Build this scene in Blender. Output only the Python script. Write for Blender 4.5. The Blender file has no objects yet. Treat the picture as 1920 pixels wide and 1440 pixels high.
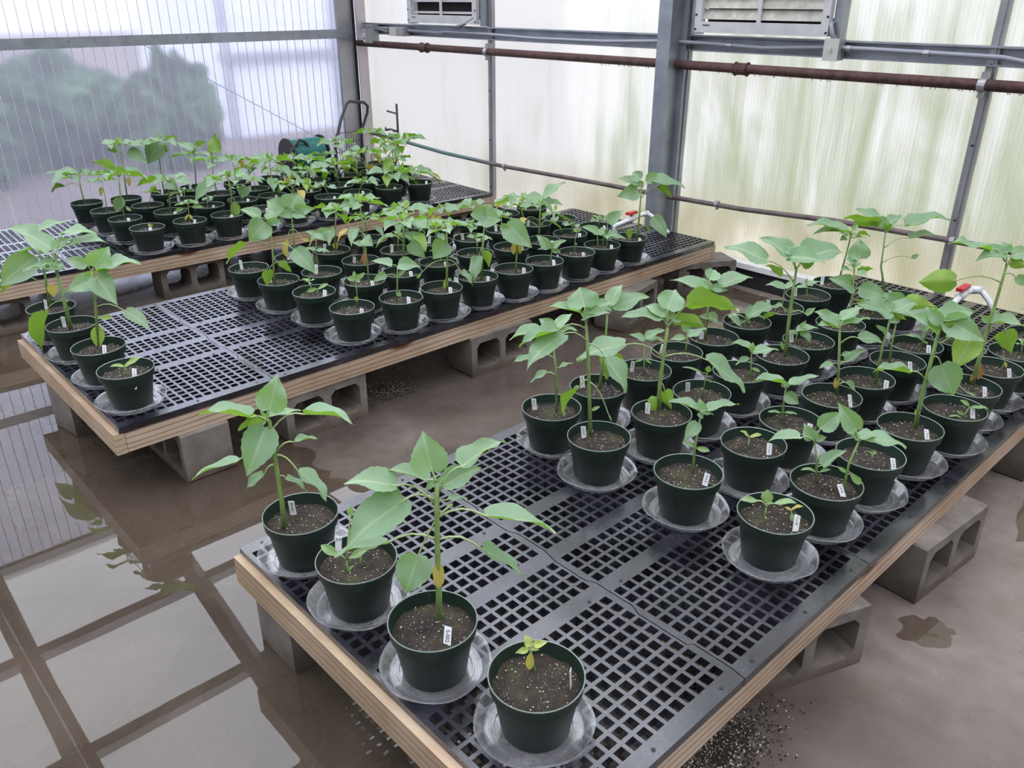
import bpy, bmesh, math, random
from mathutils import Vector, Matrix
S = bpy.context.scene
COL = S.collection
PI = math.pi
# ---------------------------------------------------------------- camera, sky, exposure
cam_data = bpy.data.cameras.new('camera')
cam = bpy.data.objects.new('camera', cam_data); COL.objects.link(cam)
S.camera = cam
CR = ((0.729998, -0.683449, 0.000368), (-0.291231, -0.311553, -0.904499), (0.618294, 0.660176, -0.426475))
cam.matrix_world = Matrix(((CR[0][0], -CR[1][0], -CR[2][0], -0.71972),
                           (CR[0][1], -CR[1][1], -CR[2][1], -1.87051),
                           (CR[0][2], -CR[1][2], -CR[2][2], 1.68690), (0, 0, 0, 1)))
cam_data.sensor_width = 36; cam_data.lens = 28.8788; cam_data.clip_start = .05; cam_data.clip_end = 300
CAM = Vector((-0.71972, -1.87051, 1.68690))
w = bpy.data.worlds.new('overcast_sky'); S.world = w; w.use_nodes = True
nt = w.node_tree; nt.nodes.clear()
o_ = nt.nodes.new('ShaderNodeOutputWorld'); bg = nt.nodes.new('ShaderNodeBackground')
tc = nt.nodes.new('ShaderNodeTexCoord'); sp = nt.nodes.new('ShaderNodeSeparateXYZ'); rp = nt.nodes.new('ShaderNodeValToRGB')
nt.links.new(tc.outputs['Generated'], sp.inputs[0]); nt.links.new(sp.outputs['Z'], rp.inputs[0])
rp.color_ramp.elements[0].position = 0; rp.color_ramp.elements[0].color = (.86, .88, .93, 1)
rp.color_ramp.elements[1].position = .9; rp.color_ramp.elements[1].color = (.97, .98, 1, 1)
nt.links.new(rp.outputs[0], bg.inputs[0]); bg.inputs[1].default_value = 4.2
nt.links.new(bg.outputs[0], o_.inputs[0])
sun = bpy.data.lights.new('veiled_sun', 'SUN'); sun.energy = 1.6; sun.angle = math.radians(60); sun.color = (1, .97, .92)
so = bpy.data.objects.new('veiled_sun', sun); COL.objects.link(so)
so.rotation_euler = (math.radians(20), math.radians(35), 0)
S.view_settings.view_transform = 'Standard'; S.view_settings.look = 'None'
S.view_settings.exposure = 0.2; S.view_settings.gamma = 1; S.view_settings.use_curve_mapping = False
S.cycles.use_denoising = True
S.cycles.max_bounces = 10; S.cycles.transparent_max_bounces = 24
S.cycles.caustics_reflective = False; S.cycles.caustics_refractive = False
S.cycles.sample_clamp_indirect = 6
# ---------------------------------------------------------------- node helpers
class NT:
    def __init__(s, name):
        s.m = bpy.data.materials.new(name); s.m.use_nodes = True; s.t = s.m.node_tree; s.t.nodes.clear()
        s.out = s.t.nodes.new('ShaderNodeOutputMaterial')
    def n(s, ty, ins=None, **kw):
        x = s.t.nodes.new('ShaderNode' + ty)
        for k, v in kw.items(): setattr(x, k, v)
        for k, v in (ins or {}).items():
            if hasattr(v, 'outputs') or hasattr(v, 'is_output'): s.l(v, x.inputs[k])
            else: x.inputs[k].default_value = v
        return x
    def l(s, a, b):
        s.t.links.new(a.outputs[0] if hasattr(a, 'outputs') else a, b)
    def ramp(s, src, *st):
        x = s.t.nodes.new('ShaderNodeValToRGB'); s.l(src, x.inputs[0]); e = x.color_ramp.elements
        while len(e) < len(st): e.new(.5)
        for q, (p, c) in zip(e, st): q.position = p; q.color = (*c, 1) if len(c) == 3 else c
        return x
    def noise(s, scale, detail=3, vec=None, rough=.5, dist=0):
        x = s.n('TexNoise', {'Scale': scale, 'Detail': detail, 'Roughness': rough, 'Distortion': dist})
        if vec is not None: s.l(vec, x.inputs['Vector'])
        return x
    def obj(s, sc=(1, 1, 1), kind='Object', loc=(0, 0, 0)):
        t = s.n('TexCoord'); mp = s.n('Mapping'); mp.inputs['Scale'].default_value = sc; mp.inputs['Location'].default_value = loc
        s.l(t.outputs[kind], mp.inputs[0]); return mp
    def mixc(s, f, a, b, mode='MIX'):
        x = s.t.nodes.new('ShaderNodeMix'); x.data_type = 'RGBA'; x.blend_type = mode
        for v, i in ((f, 0), (a, 6), (b, 7)):
            if hasattr(v, 'outputs') or hasattr(v, 'is_output'): s.l(v, x.inputs[i])
            else: x.inputs[i].default_value = v if i == 0 else (*v, 1)
        return x.outputs[2]
    def bump(s, h, st=.3, d=.01):
        return s.n('Bump', {'Height': h, 'Strength': st, 'Distance': d})
    def done(s, sh, disp=None):
        s.l(sh, s.out.inputs[0]); return s.m
def solid(name, col, rough=.5, metal=0, spec=.5, var=0, vs=20, bump=0, bs=60):
    t = NT(name); b = t.n('BsdfPrincipled', {'Roughness': rough, 'Metallic': metal, 'Specular IOR Level': spec, 'Base Color': (*col, 1)})
    mp = t.obj(kind='Object')
    if var:
        nz = t.noise(vs, 4, mp); d = [max(0, c * (1 - var)) for c in col]; u = [min(1, c * (1 + var)) for c in col]
        t.l(t.ramp(nz, (.3, d), (.7, u)), b.inputs['Base Color'])
    if bump: t.l(t.bump(t.noise(bs, 3, mp), bump, .003), b.inputs['Normal'])
    return t.done(b)
M = {}
# wood: grain stretched along local X or Y
def wood(name, c1, c2, axis):
    t = NT(name); sc = (.8, 6, 6) if axis == 'x' else (6, .8, 6)
    mp = t.obj(sc)
    n1 = t.noise(2.2, 5, mp, .6, 1.5)
    wv = t.n('TexWave', {'Scale': 2.6, 'Distortion': 7.0, 'Detail': 3, 'Detail Scale': .6}, bands_direction='Z')
    t.l(mp, wv.inputs['Vector'])
    fine = t.noise(9, 3, t.obj((1, 40, 40) if axis == 'x' else (40, 1, 40)), .6)
    f = t.mixc(.5, n1.outputs[0], fine.outputs[0])
    cr = t.ramp(f, (.30, [x * .78 for x in c1]), (.55, c1), (.8, [min(1, x * 1.15) for x in c1]))
    ln = t.ramp(wv, (.0, [a / b for a, b in zip(c2, c1)]), (.10, (.72, .68, .64)), (.24, (1, 1, 1)))
    cr = t.n('RGBCurve', {1: t.mixc(.85, cr.outputs[0], ln.outputs[0], 'MULTIPLY')})
    kn = t.n('TexVoronoi', {'Scale': 1.0}); mk = t.obj((2.2, 3, 6, ) if axis == 'x' else (3, 2.2, 6)); t.l(mk, kn.inputs['Vector'])
    kr = t.ramp(kn, (.0, (.16, .07, .035)), (.10, (.25, .13, .07)), (.17, (1, 1, 1)))
    st = t.ramp(t.noise(3, 5, t.obj()), (.35, (.72, .66, .6)), (.6, (1, 1, 1)))
    c = t.mixc(1, cr.outputs[0], kr.outputs[0], 'MULTIPLY'); c = t.mixc(1, c, st.outputs[0], 'MULTIPLY')
    b = t.n('BsdfPrincipled', {'Roughness': .62, 'Base Color': c}); t.l(t.bump(f, .25, .002), b.inputs['Normal'])
    return t.done(b)
M['wood'] = wood('pine_frame_board', (.61, .46, .345), (.20, .11, .07), 'x')
M['wood_end'] = wood('weathered_pine_end_board', (.56, .42, .29), (.36, .24, .15), 'y')
# black plastic lattice, wet and dusty in patches, lavender sheen put into the colour
t = NT('black_lattice_plastic'); mp = t.obj(kind='Object')
nz = t.noise(4, 5, mp, .6); nf = t.noise(120, 3, mp)
c = t.ramp(nz, (.40, (.008, .008, .012)), (.62, (.036, .035, .047)))
c2 = t.ramp(nf, (.62, (0, 0, 0)), (.8, (.12, .11, .11)))
cc = t.mixc(1, c.outputs[0], c2.outputs[0], 'ADD')
r = t.ramp(t.noise(5, 4, mp, .6), (.35, (.16, .16, .16)), (.7, (.42, .42, .42)))
b = t.n('BsdfPrincipled', {'Base Color': cc, 'Specular IOR Level': .8, 'Coat Weight': .55, 'Coat Roughness': .12, 'Coat IOR': 1.55}); t.l(r, b.inputs['Roughness'])
t.l(t.bump(nf, .2, .001), b.inputs['Normal']); M['lattice'] = t.done(b)
# green pot
t = NT('dark_green_pot_plastic'); mp = t.obj()
sp_ = t.ramp(t.noise(55, 5, mp, .65), (.66, (0, 0, 0)), (.75, (.13, .14, .11)))
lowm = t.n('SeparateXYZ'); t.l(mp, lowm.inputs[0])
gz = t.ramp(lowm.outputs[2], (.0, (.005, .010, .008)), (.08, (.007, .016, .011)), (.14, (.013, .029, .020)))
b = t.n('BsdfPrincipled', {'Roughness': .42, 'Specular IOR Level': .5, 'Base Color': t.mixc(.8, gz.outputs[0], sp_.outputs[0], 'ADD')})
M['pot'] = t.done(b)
M['potrim'] = solid('pale_rim_edge', (.27, .32, .29), .4)  # lip of the pot, paler than its sides
# soil
t = NT('potting_soil'); mp = t.obj(); oi = t.n('ObjectInfo')
vadd = t.n('VectorMath', {0: mp, 1: oi.outputs['Location']}, operation='ADD')
v = t.n('TexVoronoi', {'Scale': 190}); t.l(vadd, v.inputs['Vector'])
pk = t.ramp(v, (.0, (.55, .47, .34)), (.16, (.42, .34, .22)), (.24, (0, 0, 0)))
msk = t.ramp(t.noise(60, 3, vadd), (.50, (0, 0, 0)), (.62, (1, 1, 1)))
gr = t.ramp(t.noise(14, 5, vadd, .65), (.40, (.016, .011, .009)), (.54, (.045, .030, .020)), (.64, (.055, .060, .022)))
g2 = t.mixc(.6, gr.outputs[0], t.ramp(t.noise(220, 3, vadd), (.35, (.3, .3, .3)), (.7, (1.0, 1.0, 1.0))).outputs[0], 'MULTIPLY')
c = t.mixc(1, g2, t.mixc(1, pk.outputs[0], msk.outputs[0], 'MULTIPLY'), 'ADD')
b = t.n('BsdfPrincipled', {'Roughness': .85, 'Base Color': c}); t.l(t.bump(t.noise(160, 4, vadd), 1, .006), b.inputs['Normal'])
M['soil'] = t.done(b)
M['spill'] = solid('spilled_dark_soil', (.022, .016, .013), .8)
M['perlite'] = solid('perlite_grain', (.62, .56, .44), .8)
# leaves: bluish matt top, bright yellow-green underside, light shining through
def leafm(name, top, under, tr):
    t = NT(name); geo = t.n('NewGeometry'); uv = t.n('TexCoord')
    sx = t.n('SeparateXYZ'); t.l(uv.outputs['UV'], sx.inputs[0])
    a = t.n('Math', {0: sx.outputs[0], 1: .5}, operation='SUBTRACT'); a = t.n('Math', {0: a}, operation='ABSOLUTE')
    mid = t.ramp(a, (.0, (1, 1, 1)), (.035, (0, 0, 0)))
    s1 = t.n('Math', {0: a, 1: .55}, operation='MULTIPLY'); s2 = t.n('Math', {0: sx.outputs[1], 1: s1}, operation='SUBTRACT')
    s3 = t.n('Math', {0: s2, 1: 7.0}, operation='MULTIPLY'); s4 = t.n('Math', {0: s3}, operation='FRACT')
    side = t.ramp(s4, (.0, (.55, .55, .55)), (.09, (0, 0, 0)))
    vein = t.mixc(1, mid.outputs[0], side.outputs[0], 'ADD')
    oi = t.n('ObjectInfo'); rnd = t.ramp(oi.outputs['Random'], (0, (.85, .88, .85)), (1, (1.12, 1.08, 1.1)))
    nz = t.ramp(t.noise(14, 3, t.obj()), (.3, (.86, .88, .86)), (.7, (1.08, 1.06, 1.08)))
    tc_ = t.mixc(.35, (*top,), (.40, .50, .26)); 
    topc = t.mixc(t.mixc(.85, (0, 0, 0), vein), top, (.50, .60, .40))
    base = t.mixc(geo.outputs['Backfacing'], topc, under)
    base = t.mixc(1, base, rnd.outputs[0], 'MULTIPLY'); base = t.mixc(1, base, nz.outputs[0], 'MULTIPLY')
    b = t.n('BsdfPrincipled', {'Roughness': .40, 'Specular IOR Level': .5, 'Base Color': base})
    hb = t.mixc(.5, vein, t.noise(70, 3, t.obj()).outputs[0]); t.l(t.bump(hb, -.7, .004), b.inputs['Normal'])
    tl = t.n('BsdfTranslucent', {'Color': (*tr, 1)})
    mx = t.n('MixShader', {0: .36, 1: b.outputs[0], 2: tl.outputs[0]})
    return t.done(mx)
LM = [leafm('sunflower_leaf', (.285, .435, .275), (.27, .42, .08), (.32, .62, .04)),
      leafm('young_seed_leaf', (.29, .45, .20), (.32, .50, .10), (.36, .66, .06)),
      leafm('yellowing_leaf', (.62, .50, .12), (.60, .50, .12), (.75, .62, .08)),
      leafm('pale_yellow_green_leaf', (.52, .60, .17), (.50, .60, .14), (.60, .75, .08)),
      leafm('dead_brown_leaf', (.40, .19, .07), (.36, .18, .07), (.5, .25, .06)),
      leafm('lime_leaf', (.34, .50, .12), (.36, .52, .10), (.45, .70, .05))]
M['stem'] = solid('hairy_green_stem', (.24, .36, .11), .55, var=.2, vs=40)
M['petiole'] = solid('pale_leaf_stalk', (.42, .53, .24), .5)
# clear saucer
t = NT('clear_saucer_plastic'); mp = t.obj(); oi = t.n('ObjectInfo')
va = t.n('VectorMath', {0: mp, 1: oi.outputs['Location']}, operation='ADD')
dirt = t.ramp(t.noise(11, 4, va, .6), (.45, (0, 0, 0)), (.75, (.34, .34, .34)))
tr = t.n('BsdfTransparent', {'Color': (.93, .94, .96, 1)}); gl = t.n('BsdfGlossy', {'Roughness': .16, 'Color': (.95, .95, .97, 1)})
ly = t.n('LayerWeight', {'Blend': .28}); f = t.ramp(ly.outputs[1], (.0, (.06, .06, .06)), (.85, (.60, .60, .60)))
df = t.n('BsdfDiffuse', {'Color': (.46, .45, .47, 1)}); 
m1 = t.n('MixShader', {0: f, 1: tr.outputs[0], 2: gl.outputs[0]})
d2 = t.n('Math', {0: dirt, 1: .22}, operation='ADD')
m2 = t.n('MixShader', {0: d2, 1: m1.outputs[0], 2: df.outputs[0]}); M['saucer'] = t.done(m2)
# concrete block, floor, water
t = NT('concrete_block'); mp = t.obj()
c = t.ramp(t.noise(7, 6, mp, .65), (.3, (.13, .108, .092)), (.7, (.30, .265, .235)))
sz = t.n('SeparateXYZ'); t.l(mp, sz.inputs[0])
damp = t.ramp(sz.outputs[2], (.0, (.5, .42, .36)), (.10, (1, 1, 1)))
b = t.n('BsdfPrincipled', {'Roughness': .85, 'Base Color': t.mixc(1, c.outputs[0], damp.outputs[0], 'MULTIPLY')})
t.l(t.bump(t.noise(140, 4, mp, .7), .7, .004), b.inputs['Normal']); M['block'] = t.done(b)
t = NT('damp_concrete_floor'); mp = t.obj()
n1 = t.noise(1.1, 6, mp, .6, .6); n2 = t.noise(14, 5, mp, .65); n3 = t.noise(90, 3, mp)
c = t.ramp(n1, (.30, (.060, .045, .037)), (.5, (.115, .092, .079)), (.68, (.18, .152, .136)))
c = t.mixc(.35, c.outputs[0], t.ramp(n2, (.3, (.45, .42, .4)), (.7, (1, 1, 1))).outputs[0], 'MULTIPLY')
# near right painted paler, as lit from the right wall; darker silt in the standing water
sx = t.n('SeparateXYZ'); t.l(mp, sx.inputs[0])
gx = t.n('Math', {0: sx.outputs[0], 1: sx.outputs[1]}, operation='SUBTRACT')
gx = t.n('Math', {0: gx, 1: n1}, operation='ADD')
wall_lit = t.n('MapRange', {0: gx, 1: 2.2, 2: 3.6})
c = t.mixc(wall_lit, c, t.mixc(1, c, (1.9, 1.9, 1.95), 'MULTIPLY'))
rr = t.ramp(t.noise(1.7, 5, mp, .6, .8), (.38, (.10, .10, .10)), (.52, (.26, .26, .26)), (.7, (.55, .55, .55)))
b = t.n('BsdfPrincipled', {'Base Color': c, 'Specular IOR Level': .6}); t.l(rr, b.inputs['Roughness'])
t.l(t.bump(t.mixc(.5, n2.outputs[0], n3.outputs[0]), .12, .004), b.inputs['Normal']); M['floor'] = t.done(b)
t = NT('still_puddle_water'); fr = t.n('Fresnel', {'IOR': 1.52}); tr = t.n('BsdfTransparent', {'Color': (.84, .78, .70, 1)})
gl = t.n('BsdfGlossy', {'Roughness': .012, 'Color': (1, 1, 1, 1)}); nb = t.bump(t.noise(2.5, 2, t.obj()), .02, .01); t.l(nb, gl.inputs['Normal']); t.l(nb, fr.inputs['Normal'])
sil = t.n('BsdfDiffuse', {'Color': (.13, .10, .075, 1)}); sm = t.ramp(t.noise(1.6, 4, t.obj(), .6, .5), (.35, (.1, .1, .1)), (.65, (.55, .55, .55)))
m0 = t.n('MixShader', {0: sm, 1: tr.outputs[0], 2: sil.outputs[0]})
mx = t.n('MixShader', {0: fr, 1: m0.outputs[0], 2: gl.outputs[0]}); M['water'] = t.done(mx)
# polycarbonate
def poly(name, tl_amt, tr_amt, tcol, stain_and_light=None, flute=0, gloss=.12, blur=0, rough=.05):
    t = NT(name); mp = t.obj()
    col = t.mixc(0, tcol, tcol)
    if stain_and_light is not None:
        mz = t.obj((1.5, 1.5, .55)); a = t.noise(1.6, 5, mz, .6, .9)
        st = t.obj((9, 9, .5)); b_ = t.noise(1.0, 4, st, .6)
        cmb = t.mixc(.45, a.outputs[0], b_.outputs[0])
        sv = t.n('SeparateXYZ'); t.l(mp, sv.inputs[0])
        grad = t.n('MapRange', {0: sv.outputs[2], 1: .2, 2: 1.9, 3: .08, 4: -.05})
        g2 = t.n('MapRange', {0: sv.outputs[1], 1: 1.0, 2: 2.6, 3: .06, 4: -.14})  # more stain on the right; whitened leftwards to paint blown-out brightness
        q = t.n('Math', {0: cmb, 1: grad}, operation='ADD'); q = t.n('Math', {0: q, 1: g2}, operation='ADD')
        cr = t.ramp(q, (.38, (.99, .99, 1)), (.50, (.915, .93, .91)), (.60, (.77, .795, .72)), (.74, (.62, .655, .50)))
        low = t.n('MapRange', {0: sv.outputs[2], 1: .62, 2: .36}); ground_glow = t.ramp(a, (.3, (.93, .90, .82)), (.6, (.70, .67, .54)))  # beige lower band paints in light reflected off the ground
        ly_ = t.n('MapRange', {0: sv.outputs[1], 1: 2.2, 2: 3.8, 3: .8, 4: .15}); lf = t.n('Math', {0: low, 1: ly_}, operation='MULTIPLY'); col = t.mixc(lf, cr.outputs[0], ground_glow.outputs[0])
    if flute:
        fz = t.n('TexWave', {'Scale': flute, 'Distortion': 1.2, 'Detail': 2}, bands_direction='Y'); t.l(mp, fz.inputs['Vector'])
        col = t.mixc(.5, col, t.ramp(fz, (.0, (.88, .89, .88)), (.6, (1, 1, 1))).outputs[0], 'MULTIPLY')
    tl = t.n('BsdfTranslucent'); t.l(col, tl.inputs[0]); df = t.n('BsdfDiffuse', {'Color': (.55, .57, .58, 1)})
    if blur:
        tr = t.n('BsdfRefraction', {'IOR': 1.12, 'Roughness': blur, 'Color': (.80, .82, .92, 1)})
    else: tr = t.n('BsdfTransparent')
    if not blur: t.l(col, tr.inputs[0])
    m1 = t.n('MixShader', {0: .16, 1: tl.outputs[0], 2: df.outputs[0]})
    m2 = t.n('MixShader', {0: tr_amt, 1: m1.outputs[0], 2: tr.outputs[0]})
    gl = t.n('BsdfGlossy', {'Roughness': rough}); fr = t.n('Fresnel', {'IOR': 1.45})
    if blur:
        wn = t.noise(1.2, 4, t.obj((1, 1, .3)), .6); 
        nb = t.bump(t.noise(40, 2, t.obj((1, 1, .12))), .12, .002); t.l(nb, gl.inputs['Normal'])
    fm = t.n('Math', {0: fr, 1: gloss * 8}, operation='MULTIPLY')
    m3 = t.n('MixShader', {0: fm, 1: m2.outputs[0], 2: gl.outputs[0]}); return t.done(m3)
M['poly_right'] = poly('milky_algae_stained_lit_sheet', .8, .10, (.95, .97, 1), True, 14)
M['poly_roof'] = poly('clear_roof_sheet', .3, .46, (.84, .87, .93), None, 0, .1)
M['poly_left'] = poly('ribbed_clear_sheet', .35, .72, (.60, .62, .72), None, 0, .13, blur=.22, rough=.03)
M['poly_greyed'] = poly('greyed_unseen_side_sheet', .5, .15, (.50, .52, .55), None, 0)  # greyed sheet for unseen sides, dimmed to shape the daylight
t = NT('rib_white'); b = t.n('BsdfTranslucent', {'Color': (.42, .43, .48, 1)}); g = t.n('BsdfPrincipled', {'Base Color': (.72, .74, .82, 1), 'Roughness': .25})
M['rib'] = t.done(t.n('MixShader', {0: .12, 1: b.outputs[0], 2: g.outputs[0]}))
M['galv'] = solid('galvanised_steel', (.33, .35, .385), .42, .55, var=.18, vs=8)
M['alu'] = solid('grey_aluminium', (.36, .35, .37), .4, .45, var=.12, vs=6)
M['dark'] = solid('black_rubber', (.012, .012, .014), .5)
M['rust'] = solid('rusted_iron_pipe', (.085, .038, .032), .72, var=.45, vs=25, bump=.4)
M['pale_post'] = solid('pale_painted_post', (.56, .50, .51), .5, .1, var=.1, vs=6)
M['conduit'] = solid('grey_conduit', (.30, .31, .36), .4)
M['ebox'] = solid('grey_electrical_box', (.34, .34, .35), .45, var=.1)
M['plate'] = solid('pale_cover_plate', (.60, .58, .55), .4)
M['louver_white'] = solid('painted_louvre_frame', (.62, .61, .62), .5, var=.1, vs=10)
M['louver_beige'] = solid('dirty_louvre_slat', (.52, .49, .43), .55, var=.25, vs=18)
M['void'] = solid('dark_duct_interior', (.02, .012, .014), .9)
t = NT('patinated_water_pipe'); mp = t.obj()
sy = t.n('SeparateXYZ'); t.l(mp, sy.inputs[0])
pm = t.n('MapRange', {0: sy.outputs[1], 1: 1.7, 2: 2.1}); pm2 = t.n('MapRange', {0: sy.outputs[1], 1: 3.4, 2: 3.0})
pa = t.n('Math', {0: pm, 1: pm2}, operation='MULTIPLY')
c = t.mixc(pa, t.ramp(t.noise(12, 4, mp), (.3, (.085, .06, .062)), (.7, (.17, .13, .13))).outputs[0], (.13, .22, .215))
M['wpipe'] = t.done(t.n('BsdfPrincipled', {'Roughness': .5, 'Base Color': c}))
M['pvc'] = solid('white_pvc', (.78, .78, .80), .3)
M['red'] = solid('red_valve_plastic', (.55, .02, .035), .35)
M['hose'] = solid('green_garden_hose', (.02, .17, .15), .35)
M['cart'] = solid('black_painted_tube', (.035, .035, .042), .35)
M['label'] = solid('white_label_plastic', (.78, .78, .80), .4)
M['ink'] = solid('black_marker_ink', (.03, .03, .04), .6)
M['trim_and_bounce_curb'] = solid('white_painted_trim_and_bounce_curb', (.74, .73, .72), .6, var=.08)
M['grass'] = solid('outside_grass', (.16, .17, .10), .9, var=.35, vs=1.2)
M['earth'] = solid('outside_bare_earth', (.16, .125, .115), .9, var=.2, vs=1)
M['hedge'] = solid('outside_foliage', (.045, .10, .04), .8, var=.85, vs=2.2)
M['far_white'] = solid('white_shade_cloth', (.88, .89, .92), .6)
M['water_drop'] = M['pvc']
# ---------------------------------------------------------------- mesh helpers
def link(name, me, mats, parent=None, smooth=False):
    for m in (mats if isinstance(mats, (list, tuple)) else [mats]): me.materials.append(m)
    if smooth: me.polygons.foreach_set('use_smooth', [True] * len(me.polygons))
    o = bpy.data.objects.new(name, me); COL.objects.link(o)
    if parent is not None: o.parent = parent
    return o
class MB:
    def __init__(s): s.v = []; s.f = []; s.mi = []
    def add(s, vs, fs, mi=0):
        k = len(s.v); s.v += [tuple(x) for x in vs]; s.f += [tuple(i + k for i in f) for f in fs]; s.mi += [mi] * len(fs)
    def box(s, a, b, mi=0, mat=None):
        vs = [Vector((x, y, z)) for z in (a[2], b[2]) for y in (a[1], b[1]) for x in (a[0], b[0])]
        if mat is not None: vs = [mat @ q for q in vs]
        s.add(vs, [(0, 2, 3, 1), (4, 5, 7, 6), (0, 1, 5, 4), (2, 6, 7, 3), (0, 4, 6, 2), (1, 3, 7, 5)], mi); return s
    def tube(s, pts, r, n=8, mi=0, cap=True):
        pts = [Vector(p) for p in pts]; rs = r if isinstance(r, (list, tuple)) else [r] * len(pts)
        rings = []; up = None
        for i, p in enumerate(pts):
            d = (pts[min(i + 1, len(pts) - 1)] - pts[max(i - 1, 0)]).normalized()
            if up is None: up = Vector((0, 0, 1)) if abs(d.z) < .9 else Vector((1, 0, 0))
            a = d.cross(up).normalized(); b = a.cross(d).normalized(); up = b
            rings.append([p + (a * math.cos(2 * PI * k / n) + b * math.sin(2 * PI * k / n)) * rs[i] for k in range(n)])
        vs = [q for g in rings for q in g]; fs = []
        for i in range(len(pts) - 1):
            for k in range(n):
                k2 = (k + 1) % n; fs.append((i * n + k, (i + 1) * n + k, (i + 1) * n + k2, i * n + k2))
        if cap: fs.append(tuple(range(n))); fs.append(tuple(reversed(range((len(pts) - 1) * n, len(pts) * n))))
        s.add(vs, fs, mi); return s
    def mesh(s, name):
        me = bpy.data.meshes.new(name); me.from_pydata(s.v, [], s.f); me.polygons.foreach_set('material_index', s.mi); me.update(); return me
    def build(s, name, mats, parent=None, smooth=False): return link(name, s.mesh(name), mats, parent, smooth)
def lathe(prof, n=40, closed=False):
    mb = MB(); vs = []; fs = []
    for (r, z) in prof:
        for k in range(n): vs.append((r * math.cos(2 * PI * k / n), r * math.sin(2 * PI * k / n), z))
    for i in range(len(prof) - 1):
        for k in range(n):
            k2 = (k + 1) % n; fs.append((i * n + k, i * n + k2, (i + 1) * n + k2, (i + 1) * n + k))
    mb.add(vs, fs); return mb
def empty(name, loc=(0, 0, 0), rz=0):
    o = bpy.data.objects.new(name, None); COL.objects.link(o); o.location = loc; o.rotation_euler = (0, 0, rz); o.empty_display_size = .1; return o
def tag(o, label=None, cat=None, group=None, kind=None):
    if label: o['label'] = label
    if cat: o['category'] = cat
    if group: o['group'] = group
    if kind: o['kind'] = kind
    return o
def arc(c, r, a0, a1, n, u, v):
    u = Vector(u); v = Vector(v); c = Vector(c)
    return [c + (u * math.cos(a0 + (a1 - a0) * i / n) + v * math.sin(a0 + (a1 - a0) * i / n)) * r for i in range(n + 1)]
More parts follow.
